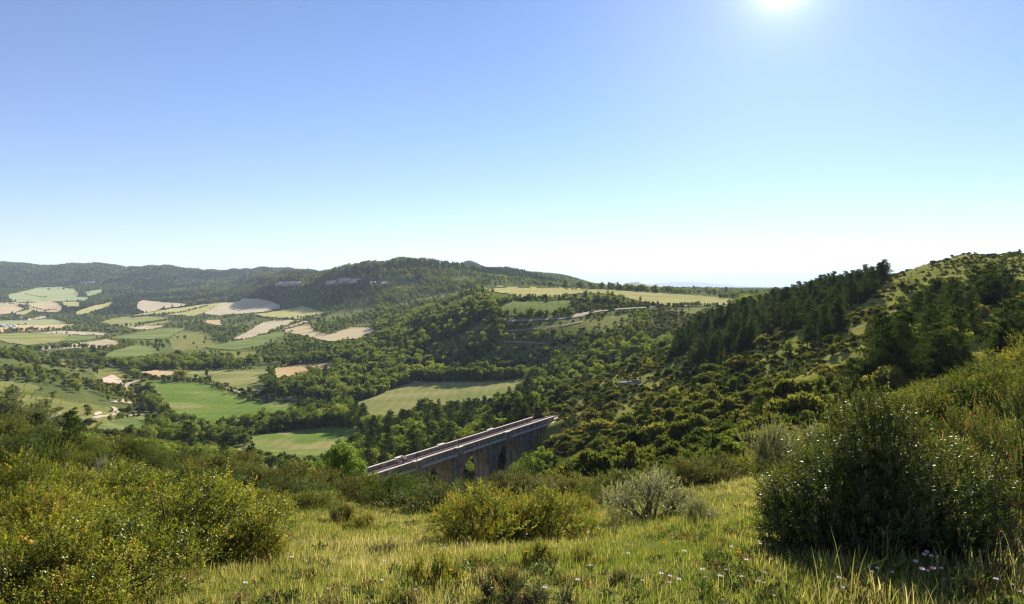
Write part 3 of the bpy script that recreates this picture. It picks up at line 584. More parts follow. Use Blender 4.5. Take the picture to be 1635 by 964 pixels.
def mk_box(rx, h, nb, ns, leaf, seed, mat, spike=.06, upright=.42, reddish=.05):
    """box bush of leafy sprigs with paired leaves"""
    rs = np.random.RandomState(seed); a = rs.rand(nb)*2*math.pi; q = rs.rand(nb)**.55
    br = rx*rs.uniform(.20, .38, nb); hz = h*(1-.62*q**1.6)*rs.uniform(.72, 1.02, nb)
    bc = np.stack([np.cos(a)*q*(rx-br*.6), np.sin(a)*q*(rx-br*.6), np.maximum(hz-br, br*.3)], 1)
    ne = int(nb*.8); a3 = np.arange(ne)*2.4+rs.rand(ne); br3 = rx*rs.uniform(.16, .27, ne); q3 = rs.uniform(.72, 1, ne)
    bc = np.concatenate([bc, np.stack([np.cos(a3)*q3*(rx-br3*.5), np.sin(a3)*q3*(rx-br3*.5), h*rs.uniform(.05, .5, ne)], 1)]); br = np.concatenate([br, br3]); nb = nb+ne
    bi = rs.choice(nb, ns, p=br**1.7/np.sum(br**1.7)); d = rdir(ns, rs); d[:, 2] = np.where(rs.rand(ns) < .7, np.abs(d[:, 2]), d[:, 2])
    below = rs.rand(ns)                     # skirts reach to the ground
    P = bc[bi]+d*(br[bi]*(.35+.65*rs.rand(ns)**.6))[:, None]; sk = below < .22; P[sk, 2] *= rs.rand(sk.sum())
    k = P[:, 2] > 0; P = P[k]; d = d[k]; bi = bi[k]; ns = len(P)
    sd = unit(d*(1-upright)+np.array([0, 0, upright])+rdir(ns, rs)*.45); sl = rs.uniform(.08, .20, ns)*(rx/1.1)**.4
    sp = rs.rand(ns) < spike; sl[sp] *= rs.uniform(1.3, 2.4, sp.sum())
    bt = rs.rand(nb); st = np.clip(.15+.4*bt[bi]+rs.normal(size=ns)*.13, 0, .82); red = rs.rand(ns) < reddish; st[red] = rs.uniform(.8, 1, red.sum())
    sp0 = leaf*.55; npair = np.maximum((sl/sp0).astype(int), 3); tot = int(npair.sum()); si = np.repeat(np.arange(ns), npair)
    kk = np.arange(tot)-np.repeat(np.cumsum(npair)-npair, npair); tt = (kk+.5)/npair[si]
    e1 = unit(np.cross(sd, rdir(ns, rs))); e2 = np.cross(sd, e1); Ps = []; Ds = []; Ns = []; Ts = []; Ls = []
    for sgn in (1, -1):
        ang = kk*1.57+rs.normal(size=tot)*.3; rad = (e1[si]*np.cos(ang)[:, None]+e2[si]*np.sin(ang)[:, None])*sgn
        Ps.append(P[si]+sd[si]*(tt*sl[si])[:, None]); Ds.append(unit(rad+sd[si]*(.5+.5*tt)[:, None]+rs.normal(size=(tot, 3))*.2)); Ns.append(unit(sd[si]-rad*.4+rs.normal(size=(tot, 3))*.25))
        Ts.append(np.clip(st[si]+(tt-.5)*.22+rs.normal(size=tot)*.09, 0, 1)); Ls.append(leaf*rs.uniform(.7, 1.25, tot)*(1.05-.35*tt))
    Ps = np.concatenate(Ps); Ds = np.concatenate(Ds); Ns = np.concatenate(Ns); Ts = np.concatenate(Ts); Ls = np.concatenate(Ls)
    V, f, t = kites(Ps, Ds, Ns, Ls, Ls*.56, Ts)
    segs = []
    for b in range(nb): segs += limb((rs.normal()*.12*rx, rs.normal()*.12*rx, -.15), bc[b]+np.array([0, 0, br[b]*.6]), .016*h+.004, .004, 3, .03*h, rs)
    for i in rs.choice(ns, min(ns, 400), replace=False): segs.append((bc[bi[i]]+(P[i]-bc[bi[i]])*.2, P[i]+sd[i]*sl[i]*.7, .004, .0015))
    TVv, Tf = tubes(segs, 4)
    return mesh('stem', TVv, Tf, M_BARK), mesh('foliage', V, f, mat, tint=t)
def mk_twigs(h, seed, n0=7):
    rs = np.random.RandomState(seed); segs = []
    def grow(p, d, L, r, lev):
        q = p
        for i in range(4):
            d = unit(d+rs.normal(size=3)*.16); q2 = q+d*L/4; segs.append((q, q2, r*(1-.15*i), r*(1-.15*(i+1)))); q = q2
            if lev < 3 and i > 0:
                for _ in range(rs.randint(1, 3)): grow(q, unit(d+rs.normal(size=3)*.55), L*rs.uniform(.4, .65), r*.5, lev+1)
    for i in range(n0): grow(np.array([rs.normal()*.05, rs.normal()*.05, -.05]), unit(np.array([rs.normal()*.45, rs.normal()*.45, 1])), h*rs.uniform(.5, .75), .012*h, 0)
    V, f = tubes(segs, 4); return mesh('twigs', V, f, M_TWIG)

BROAD = [mk_broad(8.5+i*.4, 2.5+.32*(i % 4), 15+i, 3400, .34, 100+i, M_BROAD, [.02, .06, .0, .04, .02, .08][i]) for i in range(6)]
FRESH = [mk_broad(5.5, 2.2, 20, 9000, .17, 140+i, M_FRESH, .06) for i in range(2)]
POPLAR = [mk_broad(12, 1.6, 16, 2600, .34, 150+i, M_BROAD, .08) for i in range(2)]
PINE = [mk_pine(7.5+.5*i, 2.4+.3*(i % 3), 160+i) for i in range(5)]
SCRUB = [mk_scrub(1.15, 1.35+.2*i, 9+i, 1500, .19, 170+i, M_SCRUB) for i in range(6)]
NBOX = [mk_box(1.1, 1.3, 28, 2500, .041, 180, M_BOX), mk_box(1.1, 1.15, 32, 2500, .041, 181, M_BOX), mk_box(1.0, 1.2, 24, 2100, .042, 182, M_BOX, .1)]
FBOX = [mk_box(1.15, 1.45, 44, 7600, .031, 183, M_FOX, .07, .40, .05), mk_box(1.0, 1.5, 24, 2600, .031, 184, M_FOX, .2, .6, .06)]
GBOX = [mk_box(1.0, 1.1, 18, 900, .036, 186, M_GREYS, .3, .6, .0)]
SBOX = [mk_box(.45, .36, 12, 420, .026, 187, M_BOX, .2, .7, .12), mk_box(.4, .3, 10, 360, .026, 188, M_FOX, .25, .7, .15)]
MBOX = [mk_box(1.1, 1.35, 24, 1500, .050, 190+i, M_MID[i], .09, .4) for i in range(3)]
TWIG = [mk_twigs(1.2, 195), mk_twigs(1.0, 196)]

def plant(name, pair, loc, rz, scale, label, cat, group=None):
    e = empty(name, loc, rz, scale); tag(e, label, cat, group)
    for me in pair: obj(me.name.split('.')[0], me, e)
    return e
def joined(pair):
    """one mesh of stem and foliage, for masses"""
    A, B = pair; va = np.zeros(len(A.vertices)*3, np.float32); A.vertices.foreach_get('co', va); vb = np.zeros(len(B.vertices)*3, np.float32); B.vertices.foreach_get('co', vb)
    def quads(m):
        q = np.zeros(len(m.loops), np.int32); m.loops.foreach_get('vertex_index', q); return q.reshape(-1, 4)
    tb = np.zeros(len(B.vertices), np.float32); B.attributes['tint'].data.foreach_get('value', tb); qa = quads(A); qb = quads(B)+len(A.vertices)
    return mesh('plant', np.concatenate([va, vb]).reshape(-1, 3), np.concatenate([qa, qb]), [A.materials[0], B.materials[0]], np.concatenate([np.zeros(len(qa)), np.ones(len(qb))]), np.concatenate([np.zeros(len(A.vertices)), tb]))
def mass(name, variants, P, rz, S, idx, label, cat, tilt=None):
    """one countless mass: points that carry copies of a few plant meshes"""
    coll = bpy.data.collections.new(name+'_kinds')
    for i, me in enumerate(variants): coll.objects.link(bpy.data.objects.new('%s_kind_%02d' % (name, i), me))
    n = len(P); me = bpy.data.meshes.new(name); me.vertices.add(n); me.vertices.foreach_set('co', np.asarray(P, np.float32).ravel())
    rot = np.zeros((n, 3), np.float32); rot[:, 2] = rz
    if tilt is not None: rot[:, :2] = tilt
    for an, ty, ar, fld in (('rot', 'FLOAT_VECTOR', rot, 'vector'), ('scl', 'FLOAT_VECTOR', np.asarray(S, np.float32), 'vector'), ('idx', 'INT', np.asarray(idx, np.int32), 'value')):
        a = me.attributes.new(an, ty, 'POINT'); a.data.foreach_set(fld, ar.ravel())
    o = obj(name, me); ng = bpy.data.node_groups.new(name+'_scatter', 'GeometryNodeTree')
    ng.interface.new_socket('Geometry', in_out='INPUT', socket_type='NodeSocketGeometry'); ng.interface.new_socket('Geometry', in_out='OUTPUT', socket_type='NodeSocketGeometry')
    gi = ng.nodes.new('NodeGroupInput'); go = ng.nodes.new('NodeGroupOutput'); ci = ng.nodes.new('GeometryNodeCollectionInfo')
    ci.inputs['Collection'].default_value = coll; ci.inputs['Separate Children'].default_value = True; ci.inputs['Reset Children'].default_value = True
    ip = ng.nodes.new('GeometryNodeInstanceOnPoints'); ip.inputs['Pick Instance'].default_value = True
    def na(nm, ty):
        a = ng.nodes.new('GeometryNodeInputNamedAttribute'); a.data_type = ty; a.inputs['Name'].default_value = nm
        return [s for s in a.outputs if s.enabled and s.name == 'Attribute'][0]
    ng.links.new(gi.outputs[0], ip.inputs['Points']); ng.links.new(ci.outputs[0], ip.inputs['Instance']); ng.links.new(na('idx', 'INT'), ip.inputs['Instance Index'])
    e2r = ng.nodes.new('FunctionNodeEulerToRotation'); ng.links.new(na('rot', 'FLOAT_VECTOR'), e2r.inputs[0]); ng.links.new(e2r.outputs[0], ip.inputs['Rotation'])
    ng.links.new(na('scl', 'FLOAT_VECTOR'), ip.inputs['Scale']); ng.links.new(ip.outputs[0], go.inputs[0])
    md = o.modifiers.new('scatter', 'NODES'); md.node_group = ng
    return tag(o, label, cat, None, 'stuff')

# ------------------------------------------------------------------ plants: where they grow
PINEZ = [[(1265,560),(1285,505),(1330,490),(1350,520),(1320,570)],
         [(1370,640),(1390,590),(1440,560),(1450,640)],
         [(1425,580),(1450,520),(1500,492),(1560,480),(1640,472),(1760,470),(1760,640),(1640,645),(1540,650),(1470,640)],
         [(1070,570),(1095,535),(1180,490),(1250,468),(1310,460),(1345,455),(1420,440),(1400,475),(1330,505),(1250,535),(1200,560),(1120,592)]]
BUSHHILL = [[(1040,510),(1090,497),(1180,494),(1150,530),(1090,560),(1040,560),(1030,530)]]
def candidates(y0, y1, s, seed, umax=.84):
    rs = np.random.RandomState(seed); xs = np.arange(-umax*y1, umax*y1, s); ys = np.arange(y0, y1, s); X, Y = np.meshgrid(xs, ys)
    X = (X+rs.uniform(-.48, .48, X.shape)*s).ravel(); Y = (Y+rs.uniform(-.48, .48, Y.shape)*s).ravel(); k = np.abs(X) < umax*Y
    return X[k], Y[k]
def seen(X, Y, Z, h, slack=.004):
    u = X/Y; j = np.clip(((u-SU[0])/(SU[1]-SU[0])).astype(int), 0, len(SU)-1); i = np.clip(np.searchsorted(SD, Y*.985)-1, 0, len(SD)-1)
    return (Z+h)/Y > SM[i, j]-slack
rail_clear = lambda X, Y, w0: ~((np.abs(railsw(X, Y)[1]) < w0) & (railsw(X, Y)[0] > -80) & (railsw(X, Y)[0] < 42))
treesB, treesP, bushes = [], [], []        # rows: x, y, z, height, kind-index
def put(lst, X, Y, Z, H, idx): lst.append(np.stack([X, Y, Z, H, idx], 1))
rs = np.random.RandomState(31)
# ravine sides and the scrubby hill across the ravine
X, Y = candidates(34, 285, 1.85, 32); Z = ground(X, Y); px, py = pix(X, Y, Z)
hillm = (px > 880-(Y-175)*.9) & (Y > 38)
hillm &= (px > 830) | (Y < 170)
hillm |= (px > 790) & (Y > 38) & (Y < 182)
vis = seen(X, Y, Z, 2.2, .012); clump = fbm(X*.11, Y*.11, 41, 3)
upper = sstep(500, 420, py)*sstep(1250, 1450, px)
lowr = sstep(560, 650, py)
dens = np.clip((clump-.43)*5.5+.42+.30*lowr, .22, .95)*(1-.35*upper); k = hillm & vis & (rs.rand(len(X)) < dens) & rail_clear(X, Y, 3.4)
Hh = np.exp(rs.normal(size=len(X))*.42)*(1.0+.45*lowr)*(1-.35*upper)*(.48+.8*clump)
lim = np.interp(px, [560, 600, 700, 800, 840, 890], [782, 778, 774, 762, 722, 690]); front = (railsw(X, Y)[1] > 0) & (px > 555) & (px < 895) & (Y < 200)
Hh = np.where(front, np.minimum(Hh, np.maximum((py-lim)*Y/F, 0)), Hh); k &= Hh > .3
put(bushes, X[k], Y[k], Z[k], Hh[k], rs.randint(0, 6, k.sum()))
pm = np.zeros(len(X), bool)
for p in PINEZ: pm |= inpoly(px, py, p)
thin = (rs.rand(len(X)) < .20*np.clip((fbm(X*.05, Y*.05, 43)-.36)*6, .12, 1)) & pm
stray = hillm & ~pm & (upper < .3) & (rs.rand(len(X)) < .006*(1-.97*upper)+.012*(px > 1100)*(clump > .5)*(1-.8*upper))
k = (thin | stray) & (Y > 55) & ~front & seen(X, Y, Z, 8) & rail_clear(X, Y, 6)
put(treesP, X[k], Y[k], Z[k], (rs.uniform(3.6, 7.0, len(X))*np.where(pm, 1, .62))[k], rs.randint(0, 5, k.sum()))
k = hillm & (rs.rand(len(X)) < .018) & (py > 560) & (px > 1020) & ~front & seen(X, Y, Z, 5) & rail_clear(X, Y, 5)
put(treesB, X[k], Y[k], Z[k], rs.uniform(2.2, 3.8, k.sum()), rs.randint(0, 6, k.sum()))
# ravine beyond the brow and the valley out to the far woods
for (y0, y1, s, h0, h1, sd) in ((95, 330, 4.3, 4.5, 9.5, 50), (330, 700, 5.4, 5, 10, 51), (700, 1300, 8.0, 6, 11, 52), (1300, 3300, 9.0, 4.5, 9.5, 53)):
    X, Y = candidates(y0, y1, s, sd); Z = ground(X, Y); px, py = pix(X, Y, Z); cv = cover(px, py)
    hm = (px > 880-(Y-175)*.9) & (Y < 285) & ((px > 830) | (Y < 170))
    n = fbm(X*.022, Y*.022, 60+sd, 3); r = rs.rand(len(X))
    den = np.clip((n-.33)*5, .10, 1)
    den = np.where(Y > 1250, 1.0, den)
    den = np.where((px < 230) & (Y > 200) & (Y < 420), den*np.clip((n-.50)*5, .02, .6), den)
    den = np.where((px > 640) & (px < 1100) & (Y > 370) & (Y < 520), np.clip((n-.30)*5, .25, 1), den)
    den = np.where((Y > 700) & (px > 960), .10, den)
    den = np.where((Y > 620) & (px > 780) & (px < 960) & (Y < 1200), .25, den)
    far_v = (px < 600) & (Y > 560) & (Y < 1500) & (py > 476); den = np.where(far_v, np.clip((n-.40)*4.5, .07, .9), den); H = H_ = rs.uniform(h0, h1, len(X))*(.7+.55*n); H = np.where(far_v, H*.72, H)
    bh = np.zeros(len(X), bool)
    for p in BUSHHILL: bh |= inpoly(px, py, p)
    den = np.where(bh, .95, den); den = np.where((px > 865) & (Y < 175), 0, den)
    den = np.where((px > 1300) & (Y > 225) & (Y < 900), 0, den)
    den = np.where(cv == 1, 0, np.where(cv == 2, .05, np.where(cv == 3, 0, den)))
    H = np.where(bh, H*.28, H)
    H = np.where((px > 830) & (px < 1100) & (Y > 370) & (Y < 520), H*.62, H)
    H = np.where((px < 240) & (Y > 200) & (Y < 420), H*.6, H)
    for w, pts in PATHS:
        for q in densify(pts, 8, False): den = np.where((np.abs(px-q[0]) < 6) & (py-q[1] < 1.5+H*F/Y*.6) & (py > q[1]-1.2), den*.12, den)
    # keep the visible part of each field free: no crown may stand right in front of it
    topy = py-H*F/Y
    inf = (cover(px, py-.45*H*F/Y) == 1) & (Y < 1300)
    H = np.where(inf, H*.62, H)
    infb = (cover(px, py-.7*H*F/Y) == 1) | (cover(px, py-.35*H*F/Y) == 1); den = np.where(infb & (rs.rand(len(X)) < .85), 0, den)
    lim = np.interp(px, [560, 600, 700, 800, 840, 890], [782, 778, 774, 762, 722, 690]); front = (railsw(X, Y)[1] > 0) & (px > 555) & (px < 895) & (Y < 200)
    lim2 = np.interp(px, [0, 100, 200, 300, 420, 540], [668, 684, 692, 702, 716, 735]); fl = (px < 540) & (Y < 235); H = np.where(fl, np.minimum(H, np.maximum((py-lim2)*Y/F, 0)), H); den = np.where(fl & (H < 1.3), 0, den)
    H = np.where(front, np.minimum(H, np.maximum((py-lim)*Y/F, 0)), H); den = np.where(front & (H < 1.2), 0, den)
    k = (r < den) & ~hm & seen(X, Y, Z, H, .006) & rail_clear(X, Y, 6.5)
    k &= ~((Y < 300) & (py < 690) & (px > 395) & (px < 600) & (cv == 1))
    pinek = k & (rs.rand(len(X)) < np.where((Y > 140) & (Y < 330) & (px > 560) & (px < 860), .45, np.where(Y > 1300, np.clip((fbm(X*.006, Y*.006, 71, 3)-.52)*9, .04, .9), .05)))
    b = k & ~pinek
    pop = (rs.rand(len(X)) < .03) & (Y > 300) & (Y < 1300) & ~bh
    put(treesB, X[b], Y[b], Z[b], H[b], np.where(pop[b], 6+rs.randint(0, 2, b.sum()), rs.randint(0, 6, b.sum())))
    put(treesP, X[pinek], Y[pinek], Z[pinek], H[pinek], rs.randint(0, 5, pinek.sum()))
X, Y = candidates(150, 540, 3.3, 58); Z = ground(X, Y); px, py = pix(X, Y, Z); cv = cover(px, py); n = fbm(X*.035, Y*.035, 99, 3); r = rs.rand(len(X))
spur = (px < 245) & (Y < 430); terr = (px > 640) & (px < 1180) & (Y > 300); gen = ~spur & ~terr & (Y > 180) & (px < 700)
den = np.where(spur, np.clip((n-.42)*3.5, .02, .7), np.where(terr, np.clip((n-.25)*3, .15, .85), np.where(gen, np.clip((n-.4)*2, .05, .4), 0)))
den = np.where(cv == 1, 0, np.where(cv == 2, den*.22, np.where(cv == 3, 0, den))); Hh = rs.uniform(.9, 2.6, len(X))*(.6+.8*n)
for w, pts in PATHS:
    for q in densify(pts, 8, False): den = np.where((np.abs(px-q[0]) < 5) & (py-q[1] < 1.5+Hh*F/Y*.5) & (py > q[1]-1.2), den*.1, den)
k = (r < den) & seen(X, Y, Z, Hh, .002) & (Hh > .7) & rail_clear(X, Y, 5); put(bushes, X[k], Y[k], Z[k], Hh[k], rs.randint(0, 6, k.sum()))
# hedges: trees along lines between the fields (picture polylines)
HEDGE = [
 (6, 9, [(398,690),(440,688),(480,684),(520,680),(545,682),(590,690),(640,688)]), (7, 10, [(395,683),(440,683),(500,676),(540,670),(560,672)]),
 (5, 8, [(560,640),(590,633),(625,620),(655,608)]), (7, 11, [(665,606),(700,608),(740,608),(800,604),(842,600)]), (6, 9, [(700,600),(750,598),(800,596),(835,594)]),
 (5, 8, [(240,640),(250,655),(262,668),(280,678)]), (4.2, 6.5, [(262,676),(300,680),(340,682),(372,684),(392,680)]), (5, 8, [(195,700),(225,704),(260,706),(300,712),(350,712),(390,712)]),
 (6, 9, [(225,590),(300,586),(360,584),(430,580),(520,576)]), (1.6, 2.8, [(330,612),(372,628),(412,643),(470,643)]), (1.5, 2.5, [(240,604),(296,608),(330,608)]), (5, 8, [(430,628),(427,610),(436,596)]),
 (4, 7, [(400,640),(430,632),(480,634),(540,640)]), (5, 9, [(0,532),(60,528),(110,528)]), (5, 8, [(0,570),(60,560),(120,556),(180,560),(200,556)]), (5, 8, [(110,585),(150,580),(200,585)]),
 (5, 8, [(160,524),(220,520),(270,512),(330,505)]), (5, 8, [(210,508),(290,500),(330,490)]), (5, 8, [(410,507),(440,513),(520,505)]), (5, 8, [(430,534),(470,518),(500,508)]), (4, 6, [(820,477),(870,478),(905,477)]),
 (2.5, 4.5, [(905,474),(930,476),(960,482),(1000,489)]), (5, 9, [(800,506),(830,507),(870,506),(905,502)]), (4, 6, [(0,484),(40,488),(70,497),(90,495)]), (4, 6, [(40,470),(60,474),(74,475)]), (5, 9, [(940,460),(1000,463),(1060,467),(1110,470)]),
 (6, 10, [(1152,477),(1165,476),(1178,476),(1195,477),(1210,478),(1225,479)]), (3, 5, [(1030,487),(1075,491),(1110,488),(1150,490)]),
]
for h0, h1, pts in HEDGE:
    P = [hit(*p) for p in densify(pts, 2.5, False)]; P = [p for p in P if p]; s = 0; last = None
    for p in P:
        if last is None or math.hypot(p[0]-last[0], p[1]-last[1]) > .45*h0+.6:
            x = p[0]+rs.normal()*1.2; y = p[1]+rs.normal()*1.2; treesB.append(np.array([[x, y, zat(x, y), rs.uniform(h0, h1), rs.randint(0, 6)]])); last = p
for kn, poly in FIELDS:
    if max(q[0] for q in poly) > 760: continue
    pl = densify(poly, 2.0); last = None; yc = sum(q[1] for q in poly)/len(poly)
    for q in pl:
        p = hit(q[0]+rs.normal()*.8, q[1]+(.6 if q[1] > yc else -.4))
        if not p or (last and math.hypot(p[0]-last[0], p[1]-last[1]) < 2.5+p[1]*.0055): continue
        last = p
        if fbm(np.array([p[0]*.03]), np.array([p[1]*.03]), 88, 2)[0]+rs.rand()*.35 < .66: continue
        h_ = rs.uniform(1.6, 5.0)*(.45 if q[1] > yc else 1)
        treesB.append(np.array([[p[0], p[1], zat(*p), h_, rs.randint(0, 6)]]))
for (px_, py_, h_, k_) in ((1116,470,9.5,0),(1148,476,7.5,6),(289,608,9,1),(283,607,8,3),(330,606,10,6),(239,627,8,2),(200,607,5,1),(520,641,9,1)):
    p = hit(px_, py_)
    if p: treesB.append(np.array([[p[0], p[1], zat(*p), h_, k_]]))
TB = np.concatenate(treesB); TP = np.concatenate(treesP); BU = np.concatenate(bushes)
BH = [8.5+i*.4 for i in range(6)]+[12, 12]; PH = [7.5+.5*i for i in range(5)]; SH = [1.35+.2*i for i in range(6)]
def where_label(x, y, z, kind, h):
    px, py = CX+F*x/y, HY-F*z/y; s, w = railsw(x, y)
    if kind == 'tree':
        if y < 300 and px > 880-(y-175)*.9 and px > 800: return 'small broadleaf tree among the scrub on the hillside across the ravine', 'broadleaf trees on the scrub hillside'
        sz = 'small' if h < 3.2 else ('middling' if h < 5.5 else 'tall')
        if y < 215 and px > 540:
            if w > 0: wh = 'in the ravine on the meadow side of the viaduct arches'
            elif w > -25: wh = 'close behind the parapet of the stone viaduct'
            else: wh = 'down the ravine well behind the stone viaduct'
            return sz+' leafy tree '+wh, sz+' trees '+wh
        if px < 230 and y < 430: return sz+' bushy tree on the grassy spur with the dirt tracks', sz+' trees on the grassy spur'
        if px < 395: return 'leafy tree in the belt beside the bright green field', 'trees beside the bright green field'
        if px < 640 and py > 655: return 'tree in the leafy belt behind the small bright green meadow', 'trees behind the small green meadow'
        if py > 575 and px < 660: return 'tree in the copse between the orange stubble and the olive field', 'trees in the copse by the olive field'
        if y > 340 and px >= 640: return 'tree on the wooded slope below the plateau hay field', 'trees on the slope below the plateau'
        if px >= 640: return 'tree between the viaduct and the olive-green field', 'trees between viaduct and olive field'
        return 'broadleaf tree in a hedge of the wide valley floor', 'hedge trees on the valley floor'
    if kind == 'pine':
        if px > 1425 and y < 260: wh = 'short' if h < 5 else 'tall'; return wh+' dark pine in the grove on the hillside above the glossy box bushes', wh+' pines of the hillside grove'
        if px > 1060 and y < 290: wh = 'short' if h < 5 else 'tall'; return wh+' dark pine in the belt along the ridge of the scrub hill', wh+' pines along the ridge'
        if y < 290 and px > 880: return 'lone small pine among the low scrub of the hillside', 'scattered pines on the hillside'
        if y < 340: wh = ('short' if h < 5 else 'tall')+(' pine close behind the viaduct parapet' if abs(w) < 30 else ' pine in the ravine wood well behind the viaduct'); return wh, wh.replace('pine', 'pines', 1)
        return 'pine standing among the broadleaf trees of the valley', 'pines in the valley'
def spread(T, n, cap=300):
    a = T[:, 3]/T[:, 1]; px = np.abs(T[:, 0]/T[:, 1]); a = np.where(px > .80, 0, a)
    vis = seen(T[:, 0], T[:, 1], T[:, 2], T[:, 3]*.5, 0.0); a = np.where(vis, a, a*.01); o = np.argsort(-a); return o[:cap], o[cap:]
CROWNS = BROAD+POPLAR
big, rest = spread(TB, 300)
for i in big:
    x, y, z, h, k_ = TB[i]; k_ = int(k_); s = h/BH[k_]; lb, gr = where_label(x, y, z, 'tree', h); w = s*rs.uniform(.95, 1.3)
    plant('broadleaf_tree', CROWNS[k_], (x, y, z), rs.rand()*6.28, (w, w, s), lb, 'tree', gr)
r_ = TB[rest]; s = r_[:, 3]/np.array(BH)[r_[:, 4].astype(int)]; w = s*rs.uniform(.95, 1.35, len(s))
mass('woodland', [joined(p) for p in CROWNS], r_[:, :3], rs.rand(len(s))*6.28, np.stack([w, w, s], 1), r_[:, 4], 'broadleaf woods and hedges covering the far valley and plateau slopes', 'woodland')
big, rest = spread(TP, 300)
for i in big:
    x, y, z, h, k_ = TP[i]; k_ = int(k_); s = h/PH[k_]; lb, gr = where_label(x, y, z, 'pine', h); w = s*rs.uniform(.9, 1.25)
    plant('pine_tree', PINE[k_], (x, y, z), rs.rand()*6.28, (w, w, s), lb, 'pine tree', gr)
r_ = TP[rest]; s = r_[:, 3]/np.array(PH)[r_[:, 4].astype(int)]; w = s*rs.uniform(.9, 1.3, len(s))
mass('pine_woodland', [joined(p) for p in PINE], r_[:, :3], rs.rand(len(s))*6.28, np.stack([w, w, s], 1), r_[:, 4], 'pines scattered through the distant woods', 'pine wood')
big, rest = spread(BU, 300)
for i in big:
    x, y, z, h, k_ = BU[i]; k_ = int(k_); s = h/SH[k_]; w = s*rs.uniform(.9, 1.5)
    px = CX+F*x/y; s_, w_ = railsw(x, y); ob = hit(1008, 616); sz = 'low' if h < 1.2 else ('middling' if h < 1.8 else 'tall')
    if px < 560: wh = 'on the grassy spur with the dirt tracks'
    elif math.hypot(x-ob[0], y-ob[1]) < 22: wh = 'beside the grey boulder outcrop on the far slope'
    elif abs(w_) < 22 and s_ > 15: wh = 'where the viaduct meets the far slope'
    elif any(inpoly(np.array([px]), np.array([HY-F*z/y]), p_)[0] for p_ in PINEZ): wh = 'under the pines of the hillside across the ravine'
    elif z > -4: wh = 'on the upper hillside near the bare hilltop'
    elif z > -14: wh = 'in the middle of the scrub hillside across the ravine'
    else: wh = 'low in the ravine at the foot of the scrub hillside'
    plant('scrub_bush', SCRUB[k_], (x, y, z), rs.rand()*6.28, (w, w, s), sz+' rounded box bush '+wh, 'bush', sz+' bushes '+wh)
r_ = BU[rest]; s = r_[:, 3]/np.array(SH)[r_[:, 4].astype(int)]; w = s*rs.uniform(.9, 1.6, len(s))
mass('hillside_scrub', [joined(p) for p in SCRUB], r_[:, :3], rs.rand(len(s))*6.28, np.stack([w, w, s], 1), r_[:, 4], 'low scrub covering the hillside across the ravine', 'scrub')
print('COUNTS', len(TB), len(TP), len(BU))

# ------------------------------------------------------------------ foreground bushes
def bush(px, py, wpx, hpx, pair, rx, h, label, cat='bush', group=None, name='box_bush', rz=None, deep=1.0):
    p = hit(px, py)
    if not p: return
    x, y = p; w = 1.15*wpx/F*y/2/rx; hs = 1.1*hpx/F*y/h; y += rx*w*.35*deep; x = x*(y/p[1])
    return plant(name, pair, (x, y, zat(x, y)-.03), rs.rand()*6.28 if rz is None else rz, (w, w*deep, hs*1.06), label, cat, group)
B0, B1, B2 = NBOX
ORD = ['first', 'second', 'third', 'fourth', 'fifth', 'sixth', 'seventh', 'eighth', 'ninth', 'tenth']
bush(1408, 884, 335, 240, FBOX[0], 1.15, 1.5, 'big dark glossy box bush standing alone in the grass, casting a wide shadow')
bush(1530, 850, 160, 200, FBOX[1], 1.0, 1.5, 'dark glossy box bush grown into the uphill flank of the big lone bush')
bush(1640, 800, 150, 190, FBOX[1], 1.0, 1.5, 'tall narrow box bush with reddish leaves at the top of the grass slope')
for n_, q in enumerate(((1445,690,110,60),(1470,712,170,95),(1510,662,120,60),(1545,690,150,90),(1590,632,130,62),(1610,668,150,85),(1640,610,120,80))):
    bush(*q, MBOX[1 if q[0] % 2 else 0], 1.1, 1.35, ORD[n_]+' box bush up the rising grass slope, counted from the big dark bush', 'bush', 'box bushes up the grass slope')
bush(1246, 748, 105, 70, GBOX[0], 1, 1.1, 'pale grey-leaved shrub at the brow beside the big dark bush', name='grey_shrub')
bush(1310, 742, 120, 62, GBOX[0], 1, 1.1, 'grey-leaved shrub half behind the big dark bush', name='grey_shrub')
bush(1128, 772, 105, 52, MBOX[2], 1.1, 1.35, 'thin brownish box bush at the brow above the ravine, pale grass before it')
bush(1185, 762, 70, 34, NBOX[2], 1.0, 1.2, 'small bright green bush at the brow between two grey-brown shrubs')
bush(1035, 830, 150, 78, GBOX[0], 1, 1.1, 'pale greyish shrub with upright twigs at the grassy brow', name='grey_shrub')
bush(1120, 834, 66, 40, GBOX[0], 1, 1.1, 'low grey sprig shrub in the grass downhill of the pale shrub', name='grey_shrub')
bush(985, 800, 110, 50, MBOX[0], 1.1, 1.35, 'box bush at the brow behind the pale greyish shrub')
bush(775, 868, 165, 92, B0, 1.1, 1.3, 'yellow-green box bush in mid meadow joined to a fresher green bush')
bush(870, 864, 150, 80, B1, 1.1, 1.15, 'fresher green box bush leaning on the yellow-green bush in mid meadow')
bush(925, 822, 60, 34, B2, 1.0, 1.2, 'small box bush at the ravine side of the mid-meadow pair')
for n_, q in enumerate(((575,800,80,46),(622,812,100,58),(655,800,90,45),(700,815,140,48),(745,800,80,36),(800,793,90,34),(860,792,90,34),(915,790,90,36),(1060,780,60,34))):
    bush(*q, MBOX[q[0] % 3], 1.1, 1.35, ORD[n_]+' box bush along the brow above the viaduct, counted from the leafy tree', 'bush', 'box bushes along the brow')
plant_pos = hit(540, 790); px_, py_ = plant_pos
